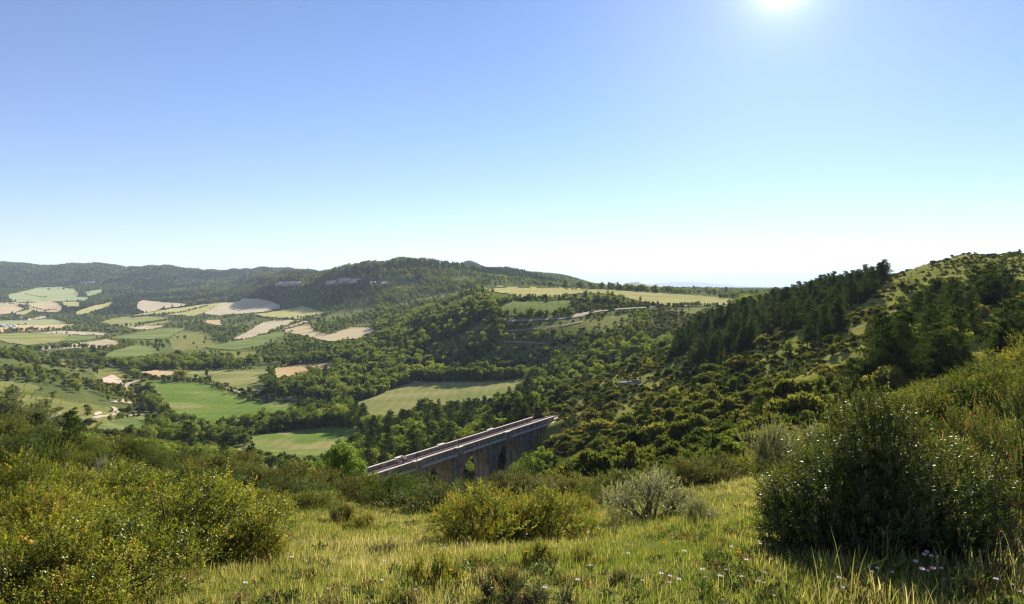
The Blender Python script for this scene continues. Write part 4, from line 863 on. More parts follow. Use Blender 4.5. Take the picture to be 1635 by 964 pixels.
for (bx_, d_, top_, k_) in ((548, 30, 690, 0), (520, 33, 725, 1), (590, 28, 745, 1)):
    y = d_; x = (bx_-CX)/F*y; z = zat(x, y); h = (HY-top_)/F*y-z; s = h/5.5
    plant('broadleaf_tree', FRESH[k_], (x, y, z), rs.rand()*6, (s*.9, s*.9, s), ['bright green leafy tree rising past the start of the viaduct', 'bright green sapling at the foot of the taller leafy tree', 'low bright green tree hiding the near end of the viaduct'][0 if bx_ == 548 else (1 if bx_ == 520 else 2)], 'tree')
for n_, q in enumerate(((468,806,120,48),(440,784,80,30),(395,780,100,38),(350,782,80,36),(310,806,140,60),(270,780,100,42))):
    bush(*q, MBOX[1], 1.1, 1.35, ORD[n_]+' dark bush on the slope below the meadow, counted from the leafy tree', 'bush', 'dark bushes below the meadow')
bush(415, 832, 100, 46, B2, 1.0, 1.2, 'brownish low box bush at the meadow edge')
bush(490, 818, 90, 30, B1, 1.1, 1.15, 'low spreading brown-green box bush beside the meadow path of grass')
bush(545, 834, 32, 30, SBOX[1], .4, .3, 'tiny dark box tuft standing alone in the pale meadow')
LEFT = [(300,905,270,140,B0),(150,960,300,150,B1),(60,1010,260,170,B0),(190,850,220,110,B2),(70,880,200,110,B1),(395,900,120,80,B2),(20,830,150,100,B0),(110,815,150,75,B1)]
for n_, q in enumerate(sorted(LEFT, key=lambda q: -q[0])):
    bush(*q[:4], q[4], 1.1, 1.3, ORD[n_]+' yellow-green box bush of the orange-tipped thicket, counted from the open meadow', 'bush', 'thicket of yellow-green box')
for n_, q in enumerate(sorted(((30,770,130,80),(100,772,110,66),(215,800,110,66),(160,775,90,62),(250,815,100,60),(60,735,110,62),(10,722,90,60),(200,752,100,58),(20,690,120,70)), key=lambda q: -q[0])):
    bush(*q, MBOX[0 if q[0] % 3 else 1], 1.1, 1.35, ORD[n_]+' bush behind the yellow-green thicket, counted from the open meadow', 'bush', 'bushes behind the thicket')
for (bx_, py0, h_, k_) in ((112,745,88,0),(60,720,60,1),(300,735,60,2)):
    p = hit(bx_, py0); s = h_/F*p[1]/PH[k_]
    plant('pine_tree', PINE[k_], (p[0], p[1], zat(*p)), rs.rand()*6, (s, s, s), 'young feathery pine rising from the bushes behind the thicket', 'pine tree', 'young pines behind the thicket')
for (bx_, py0, h_, k_) in ((150,790,62,0),(175,785,50,1),(45,715,40,1)):
    p = hit(bx_, py0); s = h_/F*p[1]/1.2
    o = obj('dead_shrub', TWIG[k_], None, (p[0], p[1], zat(*p)), rs.rand()*6, (s, s, s)); tag(o, 'leafless grey twiggy shrub among the bushes behind the thicket', 'dead shrub', 'leafless shrubs')
for i, q in enumerate(((695,938,85,46),(815,960,105,44),(860,900,60,30),(612,882,50,20),(925,905,70,26),(1000,935,60,22),(575,848,56,24),(880,975,90,30),(640,968,60,22),(1160,880,40,16),(760,905,44,18))):
    bush(*q, SBOX[i % 2], .45, .33, ['low dark box tuft with pale leaf tips in the open grass', 'low brown-green box tuft sunk in the open grass'][i % 2], 'bush', ['dark box tufts', 'brown box tufts'][i % 2], 'box_tuft')
# shrubs on the hidden-going slope just beyond the brow
X, Y = candidates(19, 60, 1.5, 77); Z = ground(X, Y); px, py = pix(X, Y, Z); k = seen(X, Y, Z, 1.3, 0.0) & (rs.rand(len(X)) < np.where(px < 520, .22, .18)) & (px < 1500)
k &= ~((px > 560) & (px < 700) & (rs.rand(len(X)) < .5))
sl_ = np.where(k)[0]
for i in sl_[:260]:
    s = rs.uniform(.45, 1.05)*(1 if px[i] < 520 else .75); m_ = MBOX[rs.randint(0, 3)]
    tn = ['olive', 'deep green', 'brownish'][MBOX.index(m_)]; wh = 'behind the yellow-green thicket' if px[i] < 300 else ('between the thicket and the leafy tree' if px[i] < 520 else ('above the viaduct' if px[i] < 900 else ('facing the scrub hillside' if px[i] < 1200 else 'behind the big dark bush')))
    plant('box_bush', m_, (X[i], Y[i], Z[i]-.05), rs.rand()*6.28, (s*1.1, s*1.1, s), tn+' bush on steep ground beyond the brow, '+wh, 'bush', tn+' bushes beyond the brow '+wh)
print('BROW', len(sl_))

# ------------------------------------------------------------------ grass and flowers
M_GRASS = leafmat('grass_blades', [(.0, (.095,.13,.024)), (.3, (.145,.175,.036)), (.55, (.205,.205,.055)), (.75, (.29,.25,.10)), (1, (.42,.35,.20))], .42, 0, .4, .4, (1.2, 1.2, .65), .55)
def mk_tuft(n, h, seed, wid=.0045, straw=.25):
    rs_ = np.random.RandomState(seed); V = []; Fq = []; T = []
    for b in range(n):
        a = rs_.rand()*6.28; r = abs(rs_.normal())*.07; p = np.array([math.cos(a)*r, math.sin(a)*r, -.02]); a2 = rs_.rand()*6.28; L = h*rs_.uniform(.45, 1.25); bend = rs_.uniform(.1, .75)
        d = np.array([math.cos(a2), math.sin(a2), 0]); sd = np.array([-d[1], d[0], 0]); w = wid*rs_.uniform(.7, 1.5); t = rs_.uniform(.75, 1) if rs_.rand() < straw else rs_.uniform(0, .62)
        i0 = len(V)
        for q, ww in ((0, 1), (.4, .9), (.75, .6), (1, .06)):
            c = p+np.array([0, 0, 1])*L*(q-.35*bend*q*q)+d*L*bend*q*q*.8; V += [c-sd*w*ww, c+sd*w*ww]; T += [t, t]
        for q in range(3): Fq.append((i0+2*q, i0+2*q+1, i0+2*q+3, i0+2*q+2))
    return mesh('tuft', V, np.array(Fq), M_GRASS, tint=T)
TUFT = [mk_tuft(42, .055+.008*i, 200+i, .0019, .16+.10*i) for i in range(5)]+[mk_tuft(14, .19, 206, .0016, .6)]
def mk_herb(n, r, seed, mat):
    rs_ = np.random.RandomState(seed); a = rs_.rand(n)*6.28; el = rs_.uniform(.15, 1.2, n); D = np.stack([np.cos(a)*np.cos(el), np.sin(a)*np.cos(el), np.sin(el)], 1); L = r*rs_.uniform(.35, 1, n)
    P = np.stack([rs_.normal(size=n)*r*.35, rs_.normal(size=n)*r*.35, rs_.rand(n)*r*.5], 1); V, f, t_ = kites(P, D, unit(np.array([[0, 0, 1.]])+rdir(n, rs_)*.4), L*.6, L*.22, rs_.rand(n)); return mesh('herb', V, f, mat, tint=t_)
M_HERB = leafmat('herb_leaves', [(.0, (.04,.065,.018)), (.5, (.085,.11,.03)), (1, (.15,.15,.05))], .35, .01, .4, .5); M_DRY = leafmat('dry_herb', [(.0, (.09,.06,.03)), (.5, (.17,.12,.06)), (1, (.26,.19,.11))], .3, 0, .4, .5)
TUFT += [mk_herb(70, .075, 210, M_HERB), mk_herb(80, .055, 211, M_HERB), mk_herb(70, .06, 212, M_DRY)]
GP = []
for (y0, y1, s, sd, um) in ((.6, 7, .085, 81, 1.9), (7, 13, .115, 82, 1.6), (13, 34, .19, 83, 1.2)):
    X, Y = candidates(y0, y1, s, sd, um); k = (rs.rand(len(X)) < .93)
    X, Y = X[k], Y[k]; Z = ground(X, Y); kk = seen(X, Y, Z, .35, .004) | (Y < 14); GP.append(np.stack([X[kk], Y[kk], Z[kk]], 1))
GP = np.concatenate(GP); nz_ = fbm(GP[:, 0]*.55, GP[:, 1]*.55, 91, 3); n2_ = fbm(GP[:, 0]*1.7, GP[:, 1]*1.7, 92, 2)
gidx = np.clip((nz_-.22)*8+rs.normal(size=len(GP))*.9, 0, 4.99).astype(int); gidx[rs.rand(len(GP)) < .035] = 5; hn = fbm(GP[:, 0]*1.1, GP[:, 1]*1.1, 95, 2); hm_ = rs.rand(len(GP)) < np.clip((hn-.42)*.9, .015, .3); gidx[hm_] = rs.choice([6, 7, 7, 8], hm_.sum())
gs = (.55+.95*n2_)*rs.uniform(.7, 1.25, len(GP))*(1+.75*sstep(1150, 1450, CX+F*GP[:, 0]/np.maximum(GP[:, 1], 1))); gw = gs*(1+.05*np.maximum(GP[:, 1]-6, 0))
mass('meadow_grass', TUFT, GP, rs.rand(len(GP))*6.28, np.stack([gw, gw, gs], 1), gidx, 'dry and green grass of the hilltop meadow', 'grass')
print('GRASS', len(GP))
M_STEM = solid('flower_stem', [(.3, (.06,.10,.02)), (.7, (.10,.14,.03))], 5)
M_WHITE = leafmat('white_petal', [(0, (.72,.68,.70)), (1, (.82,.80,.80))], .3, 0, .5, .3, (1, 1, 1)); M_PINK = leafmat('pink_petal', [(0, (.62,.42,.52)), (1, (.72,.55,.62))], .3, 0, .5, .3, (1, 1, 1))
M_YEL = leafmat('yellow_petal', [(0, (.75,.42,.02)), (1, (.80,.50,.03))], .3, 0, .5, .3, (1, 1, .6)); M_DISC = solid('flower_disc', [(.3, (.45,.30,.03)), (.7, (.6,.42,.05))], 30)
def mk_flower(mat, n, r, hgt, seed, layers=1):
    rs_ = np.random.RandomState(seed); P = []; D = []; Nn = []
    for l in range(layers):
        for i in range(n):
            a = 6.28*(i+.5*l)/n+rs_.normal()*.08; P.append((0, 0, hgt+.002*l)); D.append((math.cos(a), math.sin(a), .25+.35*l)); Nn.append((0, 0, 1))
    m_ = len(P); V, f, t = kites(np.array(P), np.array(D, float), np.array(Nn, float), np.full(m_, r), np.full(m_, r*.55), rs_.rand(m_))
    sv, sf = tubes(limb((0, 0, -.03), (0, 0, hgt), .0022, .0015, 4, .006, rs_), 5)
    dv, df = tubes([((0, 0, hgt-.004), (0, 0, hgt+.004), r*.3, r*.22)], 8); df = list(map(tuple, df)); 
    dm = MB(); dm.add(dv, [tuple(q) for q in df]+[tuple(range(8, 16))])
    return mesh('petals', V, f, mat, tint=t), mesh('stem', sv, sf, M_STEM), dm.data('flower_centre', M_DISC)
FL = {'white': mk_flower(M_WHITE, 11, .020, .17, 301, 2), 'pink': mk_flower(M_PINK, 9, .017, .16, 302, 2), 'yellow': mk_flower(M_YEL, 13, .024, .20, 303, 2)}
def flower(px, py, kind, label, group=None, s=1.0):
    p = hit(px, py+12)
    if p: plant(kind+'_flower', FL[kind], (p[0], p[1], zat(*p)), rs.rand()*6, (s, s, s), label, 'flower', group)
flower(1510, 879, 'yellow', 'single orange-yellow flower at the shadow edge of the big dark bush', s=1.15)
for q in ((1480,912),(1487,920),(1476,917),(1490,943),(1472,944),(1462,930)): flower(*q, 'pink', 'pale pink flower in the small cluster before the shadow of the big bush', 'pink flower cluster')
spots = [(1026,945),(1056,937),(1070,942),(1068,951),(922,948),(870,962),(553,952),(710,888),(1093,897),(1085,912),(1122,930),(1192,913),(1272,962),(1084,948),(1003,900),(978,840),(1188,790),(1196,785),(1232,905),(1150,942),(940,858),(621,865),(640,840),(655,832),(1024,838),(1168,890),(1340,945),(1405,955),(1590,948),(392,955),(525,958),(466,905)]
spots += [(rs.uniform(540, 1230), rs.uniform(815, 960)) for _ in range(22)]+[(rs.uniform(1150, 1630), rs.uniform(915, 962)) for _ in range(14)]
for i, q in enumerate(spots):
    if i % 3: flower(*q, 'white', 'small white flower in the meadow grass', 'white meadow flowers', rs.uniform(.35, .65) if i > 31 else .7)
    else: flower(*q, 'pink', 'small pale pink flower scattered in the meadow grass', 'pink meadow flowers', rs.uniform(.4, .75))
for q in ((1180,900),(840,895),(1060,880),(1610,905),(720,930)): flower(*q, 'yellow', 'small yellow flower in the open meadow grass', 'yellow meadow flowers', .6)

# ------------------------------------------------------------------ viaduct and railway
def stone(name, c0, c1_, c2_):
    m, t, out = nmat(name); p = N(t, 'ShaderNodeBsdfPrincipled'); p.inputs['Roughness'].default_value = .92; p.inputs['Specular IOR Level'].default_value = .2
    br = N(t, 'ShaderNodeTexBrick'); br.inputs['Scale'].default_value = 1.0; br.inputs['Brick Width'].default_value = .62; br.inputs['Row Height'].default_value = .31; br.inputs['Mortar Size'].default_value = .018
    co = t.nodes.new('ShaderNodeTexCoord'); sx = t.nodes.new('ShaderNodeSeparateXYZ'); cx = t.nodes.new('ShaderNodeCombineXYZ'); ad = N(t, 'ShaderNodeMath', operation='ADD')
    t.links.new(co.outputs['Object'], sx.inputs[0]); t.links.new(sx.outputs[0], ad.inputs[0]); t.links.new(sx.outputs[1], ad.inputs[1]); t.links.new(ad.outputs[0], cx.inputs[0]); t.links.new(sx.outputs[2], cx.inputs[1]); t.links.new(cx.outputs[0], br.inputs[0])
    br.inputs['Color1'].default_value = (*c0, 1); br.inputs['Color2'].default_value = (*c1_, 1); br.inputs['Mortar'].default_value = (*c2_, 1)
    nz = N(t, 'ShaderNodeTexNoise'); nz.inputs['Detail'].default_value = 7; nz.inputs['Scale'].default_value = 1; t.links.new(texco(t, .7), nz.inputs[0])
    c = mixc(t, br.outputs[0], ramp(t, [(.3, (.55, .52, .5)), (.5, (1, 1, 1)), (.75, (1.35, 1.25, 1.15))], nz.outputs[0]), .8, 'MULTIPLY')
    st = N(t, 'ShaderNodeTexNoise'); st.inputs['Detail'].default_value = 4; st.inputs['Scale'].default_value = 1; t.links.new(texco(t, (1.3, 1.3, .12)), st.inputs[0])
    c = mixc(t, c, ramp(t, [(.38, (.45, .42, .40)), (.55, (1, 1, 1)), (.7, (1.25, 1.18, 1.08))], st.outputs[0]), .75, 'MULTIPLY'); t.links.new(c, p.inputs['Base Color'])
    b = N(t, 'ShaderNodeBump'); b.inputs['Strength'].default_value = .5; b.inputs['Distance'].default_value = .05; t.links.new(br.outputs['Fac'], b.inputs['Height']); b.invert = True; t.links.new(b.outputs[0], p.inputs['Normal'])
    t.links.new(p.outputs[0], out.inputs[0]); return m
M_STONE = stone('viaduct_stone', (.27,.23,.185), (.35,.295,.24), (.20,.18,.15)); M_RING = stone('arch_stone', (.30,.22,.165), (.36,.27,.20), (.2,.16,.13))
M_COPE = solid('coping_stone', [(.3, (.40,.36,.31)), (.7, (.56,.50,.44))], 1.2, .9); M_BALLAST = solid('ballast', [(.35, (.30,.22,.19)), (.65, (.46,.36,.32))], 9, .95, .6, 8, dist=.05)
M_RAIL = solid('rail_steel', [(.3, (.22,.15,.12)), (.7, (.36,.28,.24))], 2, .4, 0, 3, .7); M_SLEEP = solid('sleeper_wood', [(.3, (.19,.145,.125)), (.7, (.30,.235,.205))], 3, .9)
M_IRON = solid('dark_iron', [(.3, (.03,.03,.03)), (.7, (.06,.055,.05))], 3, .6)
HW = 2.1; SPRING = -6.6; CROWN = -1.5; TOP = -.55; PT = 1.45
via = empty('viaduct', (BO[0], BO[1], BZ), BRZ); tag(via, 'brown stone railway viaduct with arches crossing the ravine', 'viaduct')
# local x runs along the track, local -y is the side toward the meadow
piers = [-25.8, -12.9, 0.0, 12.8, 25.6]
for i in range(4):
    a, b = piers[i], piers[i+1]; m0 = (a+b)/2; r = (b-a)/2-PT; prof = [(a, SPRING), (a+PT, SPRING)]
    cur = [(m0-r*math.cos(math.pi*q/20), SPRING+(CROWN-SPRING)*math.sin(math.pi*q/20)) for q in range(21)]
    sp = MB()
    pts = [(a, SPRING)]+cur+[(b, SPRING)]
    for q in range(len(pts)-1):
        (s0, z0), (s1, z1) = pts[q], pts[q+1]
        if s1-s0 < 1e-4: continue
        sp.add([(s0,-HW,z0),(s1,-HW,z1),(s1,-HW,TOP),(s0,-HW,TOP),(s0,HW,z0),(s1,HW,z1),(s1,HW,TOP),(s0,HW,TOP)], [(0,1,2,3),(5,4,7,6),(4,5,1,0),(3,2,6,7)])
    span = sp.build('arch_span', M_STONE, via)
    for side in (-1, 1):
        rg = MB(); y0, y1 = side*(HW-.1), side*(HW+.05)
        for q in range(20):
            t0 = math.pi*q/20; t1 = math.pi*(q+.94)/20; o_ = .48
            pt = lambda t, e: (m0-(r-.02+e)*math.cos(t), SPRING+(CROWN-SPRING-.02+e)*math.sin(t))
            rg.prism([pt(t0, 0), pt(t1, 0), pt(t1, o_), pt(t0, o_)], min(y0, y1), max(y0, y1), 1)
        rg.build('arch_ring', M_RING, span)
for i, s_ in enumerate(piers[0:5]):
    g = -20.0; w0, w1 = PT, PT+.55; pr = MB()
    pr.add([(s_-w1,-HW-.55,g),(s_+w1,-HW-.55,g),(s_+w1,HW+.55,g),(s_-w1,HW+.55,g),(s_-w0+.004,-HW+.004,SPRING),(s_+w0-.004,-HW+.004,SPRING),(s_+w0-.004,HW-.004,SPRING),(s_-w0+.004,HW-.004,SPRING)], [(0,3,2,1),(4,5,6,7),(0,1,5,4),(1,2,6,5),(2,3,7,6),(3,0,4,7)])
    pier = pr.build('pier', M_STONE, via)
    MB().box((s_-w0-.12, -HW-.1, SPRING-.32), (s_+w0+.12, HW+.1, SPRING-.02)).build('impost', M_RING, pier)
for a, b in ((-62, -25.8), (25.6, 41)):
    MB().box((a, -HW-.003, -16), (b, HW+.003, TOP)).build('abutment', M_STONE, via)
MB().box((-62, -HW-.02, TOP), (41, HW+.02, -.06)).build('deck', M_STONE, via)
REF = [-12.9, 0.0, 18.0]
def runs(a, b, cuts, gap):
    o_ = []; s_ = a
    for c in cuts: o_.append((s_, c-gap)); s_ = c+gap
    o_.append((s_, b)); return o_
for side, e in ((-1, 39.5), (1, 36.0)):
    for a, b in runs(-62, e, REF, 1.0):
        y0, y1 = sorted((side*1.86, side*2.2)); pp = MB().box((a, y0, -.06), (b, y1, .82)).build('parapet', M_STONE, via)
        n_ = max(1, int((b-a)/1.6))
        for q in range(n_):
            c0 = a+(b-a)*q/n_; c1x = a+(b-a)*(q+1)/n_
            MB().box((c0+.008, y0-.05, .824), (c1x-.008, y1+.05, .95+.012*rs.rand())).build('coping_stone', M_COPE, pp)
        y0, y1 = sorted((side*(HW+.03), side*(HW+.75))); MB().box((a+.02, y0, -.62), (b-.02, y1, -.30)).build('cornice', M_COPE, via)
    for c in REF:
        y0, y1 = sorted((side*1.9, side*2.75)); rf = MB().box((c-1.0, y0, -1.5), (c+1.0, y1, .9)).build('refuge', M_STONE, via)
        MB().box((c-1.06, y0-.05, .904), (c+1.06, y1+.05, 1.04)).build('refuge_cap', M_COPE, rf)
for c in REF[:2]:
    pz = empty('iron_post', tuple(BO+BD*(c)+BN*2.35)+(BZ+1.04,), BRZ); tag(pz, 'thin dark iron post on the viaduct parapet', 'post', 'posts on the viaduct parapet')
    MB().tube([(0, 0, -.1), (0, 0, 2.3)], [.07, .05], 8).build('shaft', M_IRON, pz); MB().tube([(0, 0, 2.3), (0, 0, 2.42)], [.09, .03], 8).build('finial', M_IRON, pz)
    MB().box((-.12, -.12, -.04), (.12, .12, .05)).build('base_plate', M_IRON, pz); MB().box((-.03, -.25, 1.9), (.03, .25, 1.96)).build('bracket', M_IRON, pz)
trk = empty('railway_track', (BO[0], BO[1], BZ), BRZ); tag(trk, 'single rusty railway track laid on ballast over the viaduct', 'railway track')
MB().prism([(-1.84, -.058), (1.84, -.058), (1.80, .05), (1.35, .12), (-1.35, .12), (-1.80, .05)], -82, 45, 0).build('ballast', M_BALLAST, trk)
sl_m = MB()
for q in range(-125, 69): sl_m.box((q*.65-.12, -1.2, .06), (q*.65+.12, 1.2, .165))
so = sl_m.build('sleepers', M_SLEEP, trk); so['kind'] = 'stuff'
for y_ in (-.7525, .7525):
    MB().prism([(y_-.075, .166), (y_+.075, .166), (y_+.075, .185), (y_+.015, .2), (y_+.015, .27), (y_+.036, .28), (y_+.036, .31), (y_-.036, .31), (y_-.036, .28), (y_-.015, .27), (y_-.015, .2), (y_-.075, .185)], -82, 45, 0).build('rail', M_RAIL, trk)
# pedal rail cart with its two riders
M_CART = solid('cart_paint', [(.3, (.16,.07,.10)), (.7, (.22,.10,.13))], 2, .5); M_SEAT = solid('seat_plastic', [(.3, (.30,.28,.30)), (.7, (.38,.36,.38))], 2, .6); M_TYRE = solid('cart_wheel', [(.3, (.05,.05,.05)), (.7, (.09,.08,.08))], 4, .5)
CS = -14.2
cart = empty('rail_cart', tuple(BO+BD*CS)+(BZ+.31,), BRZ); tag(cart, 'small pedal rail cart rolling along the viaduct track', 'rail cart')
fr = MB()
for y_ in (-.72, .72): fr.tube([(-1.15, y_, .3), (1.15, y_, .3)], .035, 8)
for x_ in (-1.15, -.3, .5, 1.15): fr.tube([(x_, -.72, .3), (x_, .72, .3)], .03, 8)
for y_ in (-.42, .42): fr.tube([(.5, y_, .3), (.72, y_, .95), (.66, y_, 1.05)], .025, 8); fr.tube([(-.05, y_, .3), (-.1, y_, .78)], .025, 8)
fr.build('frame', M_CART, cart)
for y_ in (-.42, .42):
    MB().prism([(-.26, -.12), (-.3, 0), (-.22, .12), (.1, .05), (.12, -.05)], .78, .85, 2).build('saddle', M_TYRE, cart).location = (0, y_, 0)
    MB().tube([(.66, y_-.26, 1.08), (.66, y_+.26, 1.08)], .018, 6).build('handlebar', M_TYRE, cart); MB().tube([(.42, y_-.12, .42), (.42, y_+.12, .42)], .03, 8).build('pedals', M_TYRE, cart)
bn = MB().box((-1.1, -.62, .55), (-.65, .62, .6)).build('bench', M_SEAT, cart); MB().box((-1.16, -.62, .62), (-1.1, .62, 1.0)).build('bench_back', M_SEAT, bn)
for x_ in (-.9, .9):
    for y_ in (-.7525, .7525):
        wh = MB().tube([(x_, y_-.05, .22), (x_, y_+.05, .22)], .22, 16).build('wheel', M_TYRE, cart); MB().tube([(x_, y_-.058, .22), (x_, y_+.058, .22)], .09, 12).build('hub', M_CART, wh)
def rider(y_, shirt, pants, label, back=0):
    skin = solid('skin', [(.3, (.42,.26,.19)), (.7, (.5,.32,.24))], 4, .6); ms = solid('shirt', [(.3, shirt), (.7, tuple(min(1, c*1.2) for c in shirt))], 6, .9); mp = solid('trousers', [(.3, pants), (.7, tuple(c*1.3 for c in pants))], 6, .9); mh = solid('hair', [(.3, (.02,.015,.01)), (.7, (.05,.035,.02))], 20, .7)
    J = {'pel': ((-.1, 0, .95), .15), 'bel': ((-.06, 0, 1.12), .135), 'chest': ((.02, 0, 1.36), .155), 'neck': ((.05, 0, 1.53), .06), 'head': ((.075, 0, 1.66), .095), 'crown': ((.07, 0, 1.77), .085)}
    E = [('pel', 'bel'), ('bel', 'chest'), ('chest', 'neck'), ('neck', 'head'), ('head', 'crown')]
    for s_, n_ in ((-1, 'a'), (1, 'b')):
        kn = (.33, s_*.13, .98) if s_ < 0 else (.38, s_*.13, .86); ft = (.42, s_*.12, .52) if s_ < 0 else (.44, s_*.12, .40)
        J.update({'hip'+n_: ((-.05, s_*.1, .92), .11), 'knee'+n_: (kn, .072), 'ank'+n_: (ft, .045), 'toe'+n_: ((ft[0]+.17, ft[1], ft[2]-.03), .035), 'sho'+n_: ((.03, s_*.19, 1.44), .065), 'elb'+n_: ((.22, s_*.27, 1.2), .045), 'wri'+n_: ((.55, s_*.22, 1.12), .03), 'hand'+n_: ((.64, s_*.21, 1.10), .034)})
        E += [('pel', 'hip'+n_), ('hip'+n_, 'knee'+n_), ('knee'+n_, 'ank'+n_), ('ank'+n_, 'toe'+n_), ('chest', 'sho'+n_), ('sho'+n_, 'elb'+n_), ('elb'+n_, 'wri'+n_), ('wri'+n_, 'hand'+n_)]
    ks = list(J); me = bpy.data.meshes.new('person'); me.from_pydata([J[k_][0] for k_ in ks], [(ks.index(a), ks.index(b)) for a, b in E], [])
    o_ = obj('person', me, None, tuple(BO+BD*CS-BN*y_)+(BZ+.31-.09,), BRZ); md = o_.modifiers.new('skin', 'SKIN')
    for v, k_ in zip(me.skin_vertices[0].data, ks): v.radius = (J[k_][1]*(.8 if k_ in ('pel', 'bel', 'chest') else 1), J[k_][1]*(1.15 if k_ in ('pel', 'bel', 'chest') else 1)); v.use_root = k_ == 'pel'
    o_.modifiers.new('sub', 'SUBSURF').render_levels = 2
    dg = bpy.context.evaluated_depsgraph_get(); nm = bpy.data.meshes.new_from_object(o_.evaluated_get(dg)); o_.modifiers.clear(); o_.data = nm; nm.name = 'person'
    nm.materials.clear()
    for m_ in (skin, ms, mp): nm.materials.append(m_)
    for f_ in nm.polygons:
        c = f_.center; f_.use_smooth = True
        f_.material_index = 0 if c.z > 1.5 or (c.x > .3 and c.z > 1.05) or (c.z < .47 and c.x > .5) else (1 if c.z > 1.03 or c.x < -.02 and c.z > 1.0 else 2)
    hv = []; hb = bmesh.new(); bmesh.ops.create_uvsphere(hb, u_segments=14, v_segments=10, radius=.118)
    for v in hb.verts: v.co.z *= 1.08; v.co += Vector((.055, 0, 1.735))
    bmesh.ops.delete(hb, geom=[v for v in hb.verts if v.co.x > .10 and v.co.z < 1.78 or v.co.z < 1.66], context='VERTS'); hm = bpy.data.meshes.new('hair'); hb.to_mesh(hm); hb.free(); hm.materials.append(mh); obj('hair', hm, o_)
    fm = MB().tube([(.165, 0, 1.70), (.195, 0, 1.67), (.165, 0, 1.655)], [.012, .016, .012], 6).build('nose', skin, o_)
    return tag(o_, label, 'person', 'riders on the rail cart')
rider(-.42, (.62,.60,.56), (.05,.06,.10), 'seated person in a pale shirt pedalling the rail cart on the parapet side')
rider(.42, (.45,.30,.12), (.10,.05,.09), 'seated person in an ochre shirt pedalling the rail cart')

# ------------------------------------------------------------------ rocks, farm, far hills
def rock(p, size, seed, label, group, flat=.7):
    rs_ = np.random.RandomState(seed); bm = bmesh.new(); bmesh.ops.create_icosphere(bm, subdivisions=3, radius=1)
    for v in bm.verts:
        c = np.array(v.co)*1.3+seed; n_ = float(fbm(np.array([c[0]+c[2]*.7]), np.array([c[1]-c[2]*.6]), seed)[0]); v.co *= .65+.75*n_; v.co.z *= flat
        v.co.x = round(v.co.x*3.2)/3.2*.35+v.co.x*.65; v.co.z = round(v.co.z*3.2)/3.2*.4+v.co.z*.6
    me = bpy.data.meshes.new('rock'); bm.to_mesh(me); bm.free(); me.materials.append(M_ROCK); x, y = p
    o_ = obj('rock', me, None, (x, y, zat(x, y)+size*.1), rs_.rand()*6, (size, size*.8, size)); return tag(o_, label, 'rock', group)
for i, (a, b, sz) in enumerate(((996,617,3.0),(1008,615,2.6),(1018,612,2.4),(1004,622,1.8),(1023,618,1.7))):
    rock(hit(a, b), sz*.6, 400+i, 'grey limestone boulder in the outcrop on the scrub slope', 'boulders of the outcrop')
for i, (a, b, sz) in enumerate(((250,633,3.2),(256,635,2.6),(243,634,2.0))):
    rock(hit(a, b), sz, 410+i, 'pale boulder heap at the corner of the bright green field', 'boulders by the green field')
M_CLIFF = solid('cliff_limestone', [(.3, (.26,.235,.21)), (.55, (.46,.42,.37)), (.8, (.60,.55,.48))], .12, .95, .5, 6, dist=2)
# cliff bands on the wooded hill
for i, (a, b, w_) in enumerate(((448,452,12),(462,452,14),(476,453,9),(530,450,12),(550,448,14),(568,449,14),(598,451,10),(614,452,9),(138,452,12),(148,453,8))):
    p = hit(a, b); sz = w_/F*p[1]*.62
    rs_ = np.random.RandomState(430+i); nx, nzq = 14, 6; V = []
    for q in range(nzq):
        for k_ in range(nx):
            V.append(((k_/(nx-1)-.5)*2*sz, -(4+rs_.rand()*5)*(1-.5*q/(nzq-1)), -6+q/(nzq-1)*(sz*.75+rs_.rand()*4)))
    for q in range(2):
        for k_ in range(nx): V.append(((k_/(nx-1)-.5)*2*sz, 12+q*8, sz*.7-6-q*(sz*.8)))
    f_ = [(q*nx+k_, q*nx+k_+1, (q+1)*nx+k_+1, (q+1)*nx+k_) for q in range(nzq+1) for k_ in range(nx-1)]
    y_ = p[1]-24; x_ = p[0]*y_/p[1]
    tag(obj('cliff', mesh('cliff', V, np.array(f_), M_CLIFF), None, (x_, y_, zat(x_, y_)+6), rs_.uniform(-.3, .3)), 'pale limestone cliff band showing through the wooded hillside', 'cliff', 'cliff bands on the wooded hill')
M_WALL = solid('rendered_wall', [(.3, (.40,.36,.30)), (.7, (.5,.45,.38))], .8, .9); M_TILE = solid('clay_tile', [(.3, (.20,.10,.065)), (.7, (.30,.16,.10))], 1.5, .9); M_WIN = solid('window_glass', [(.3, (.02,.025,.03)), (.7, (.03,.035,.04))], 1, .2, spec=.6); M_VAN = solid('white_panel', [(.3, (.70,.71,.73)), (.7, (.8,.8,.8))], 1, .4)
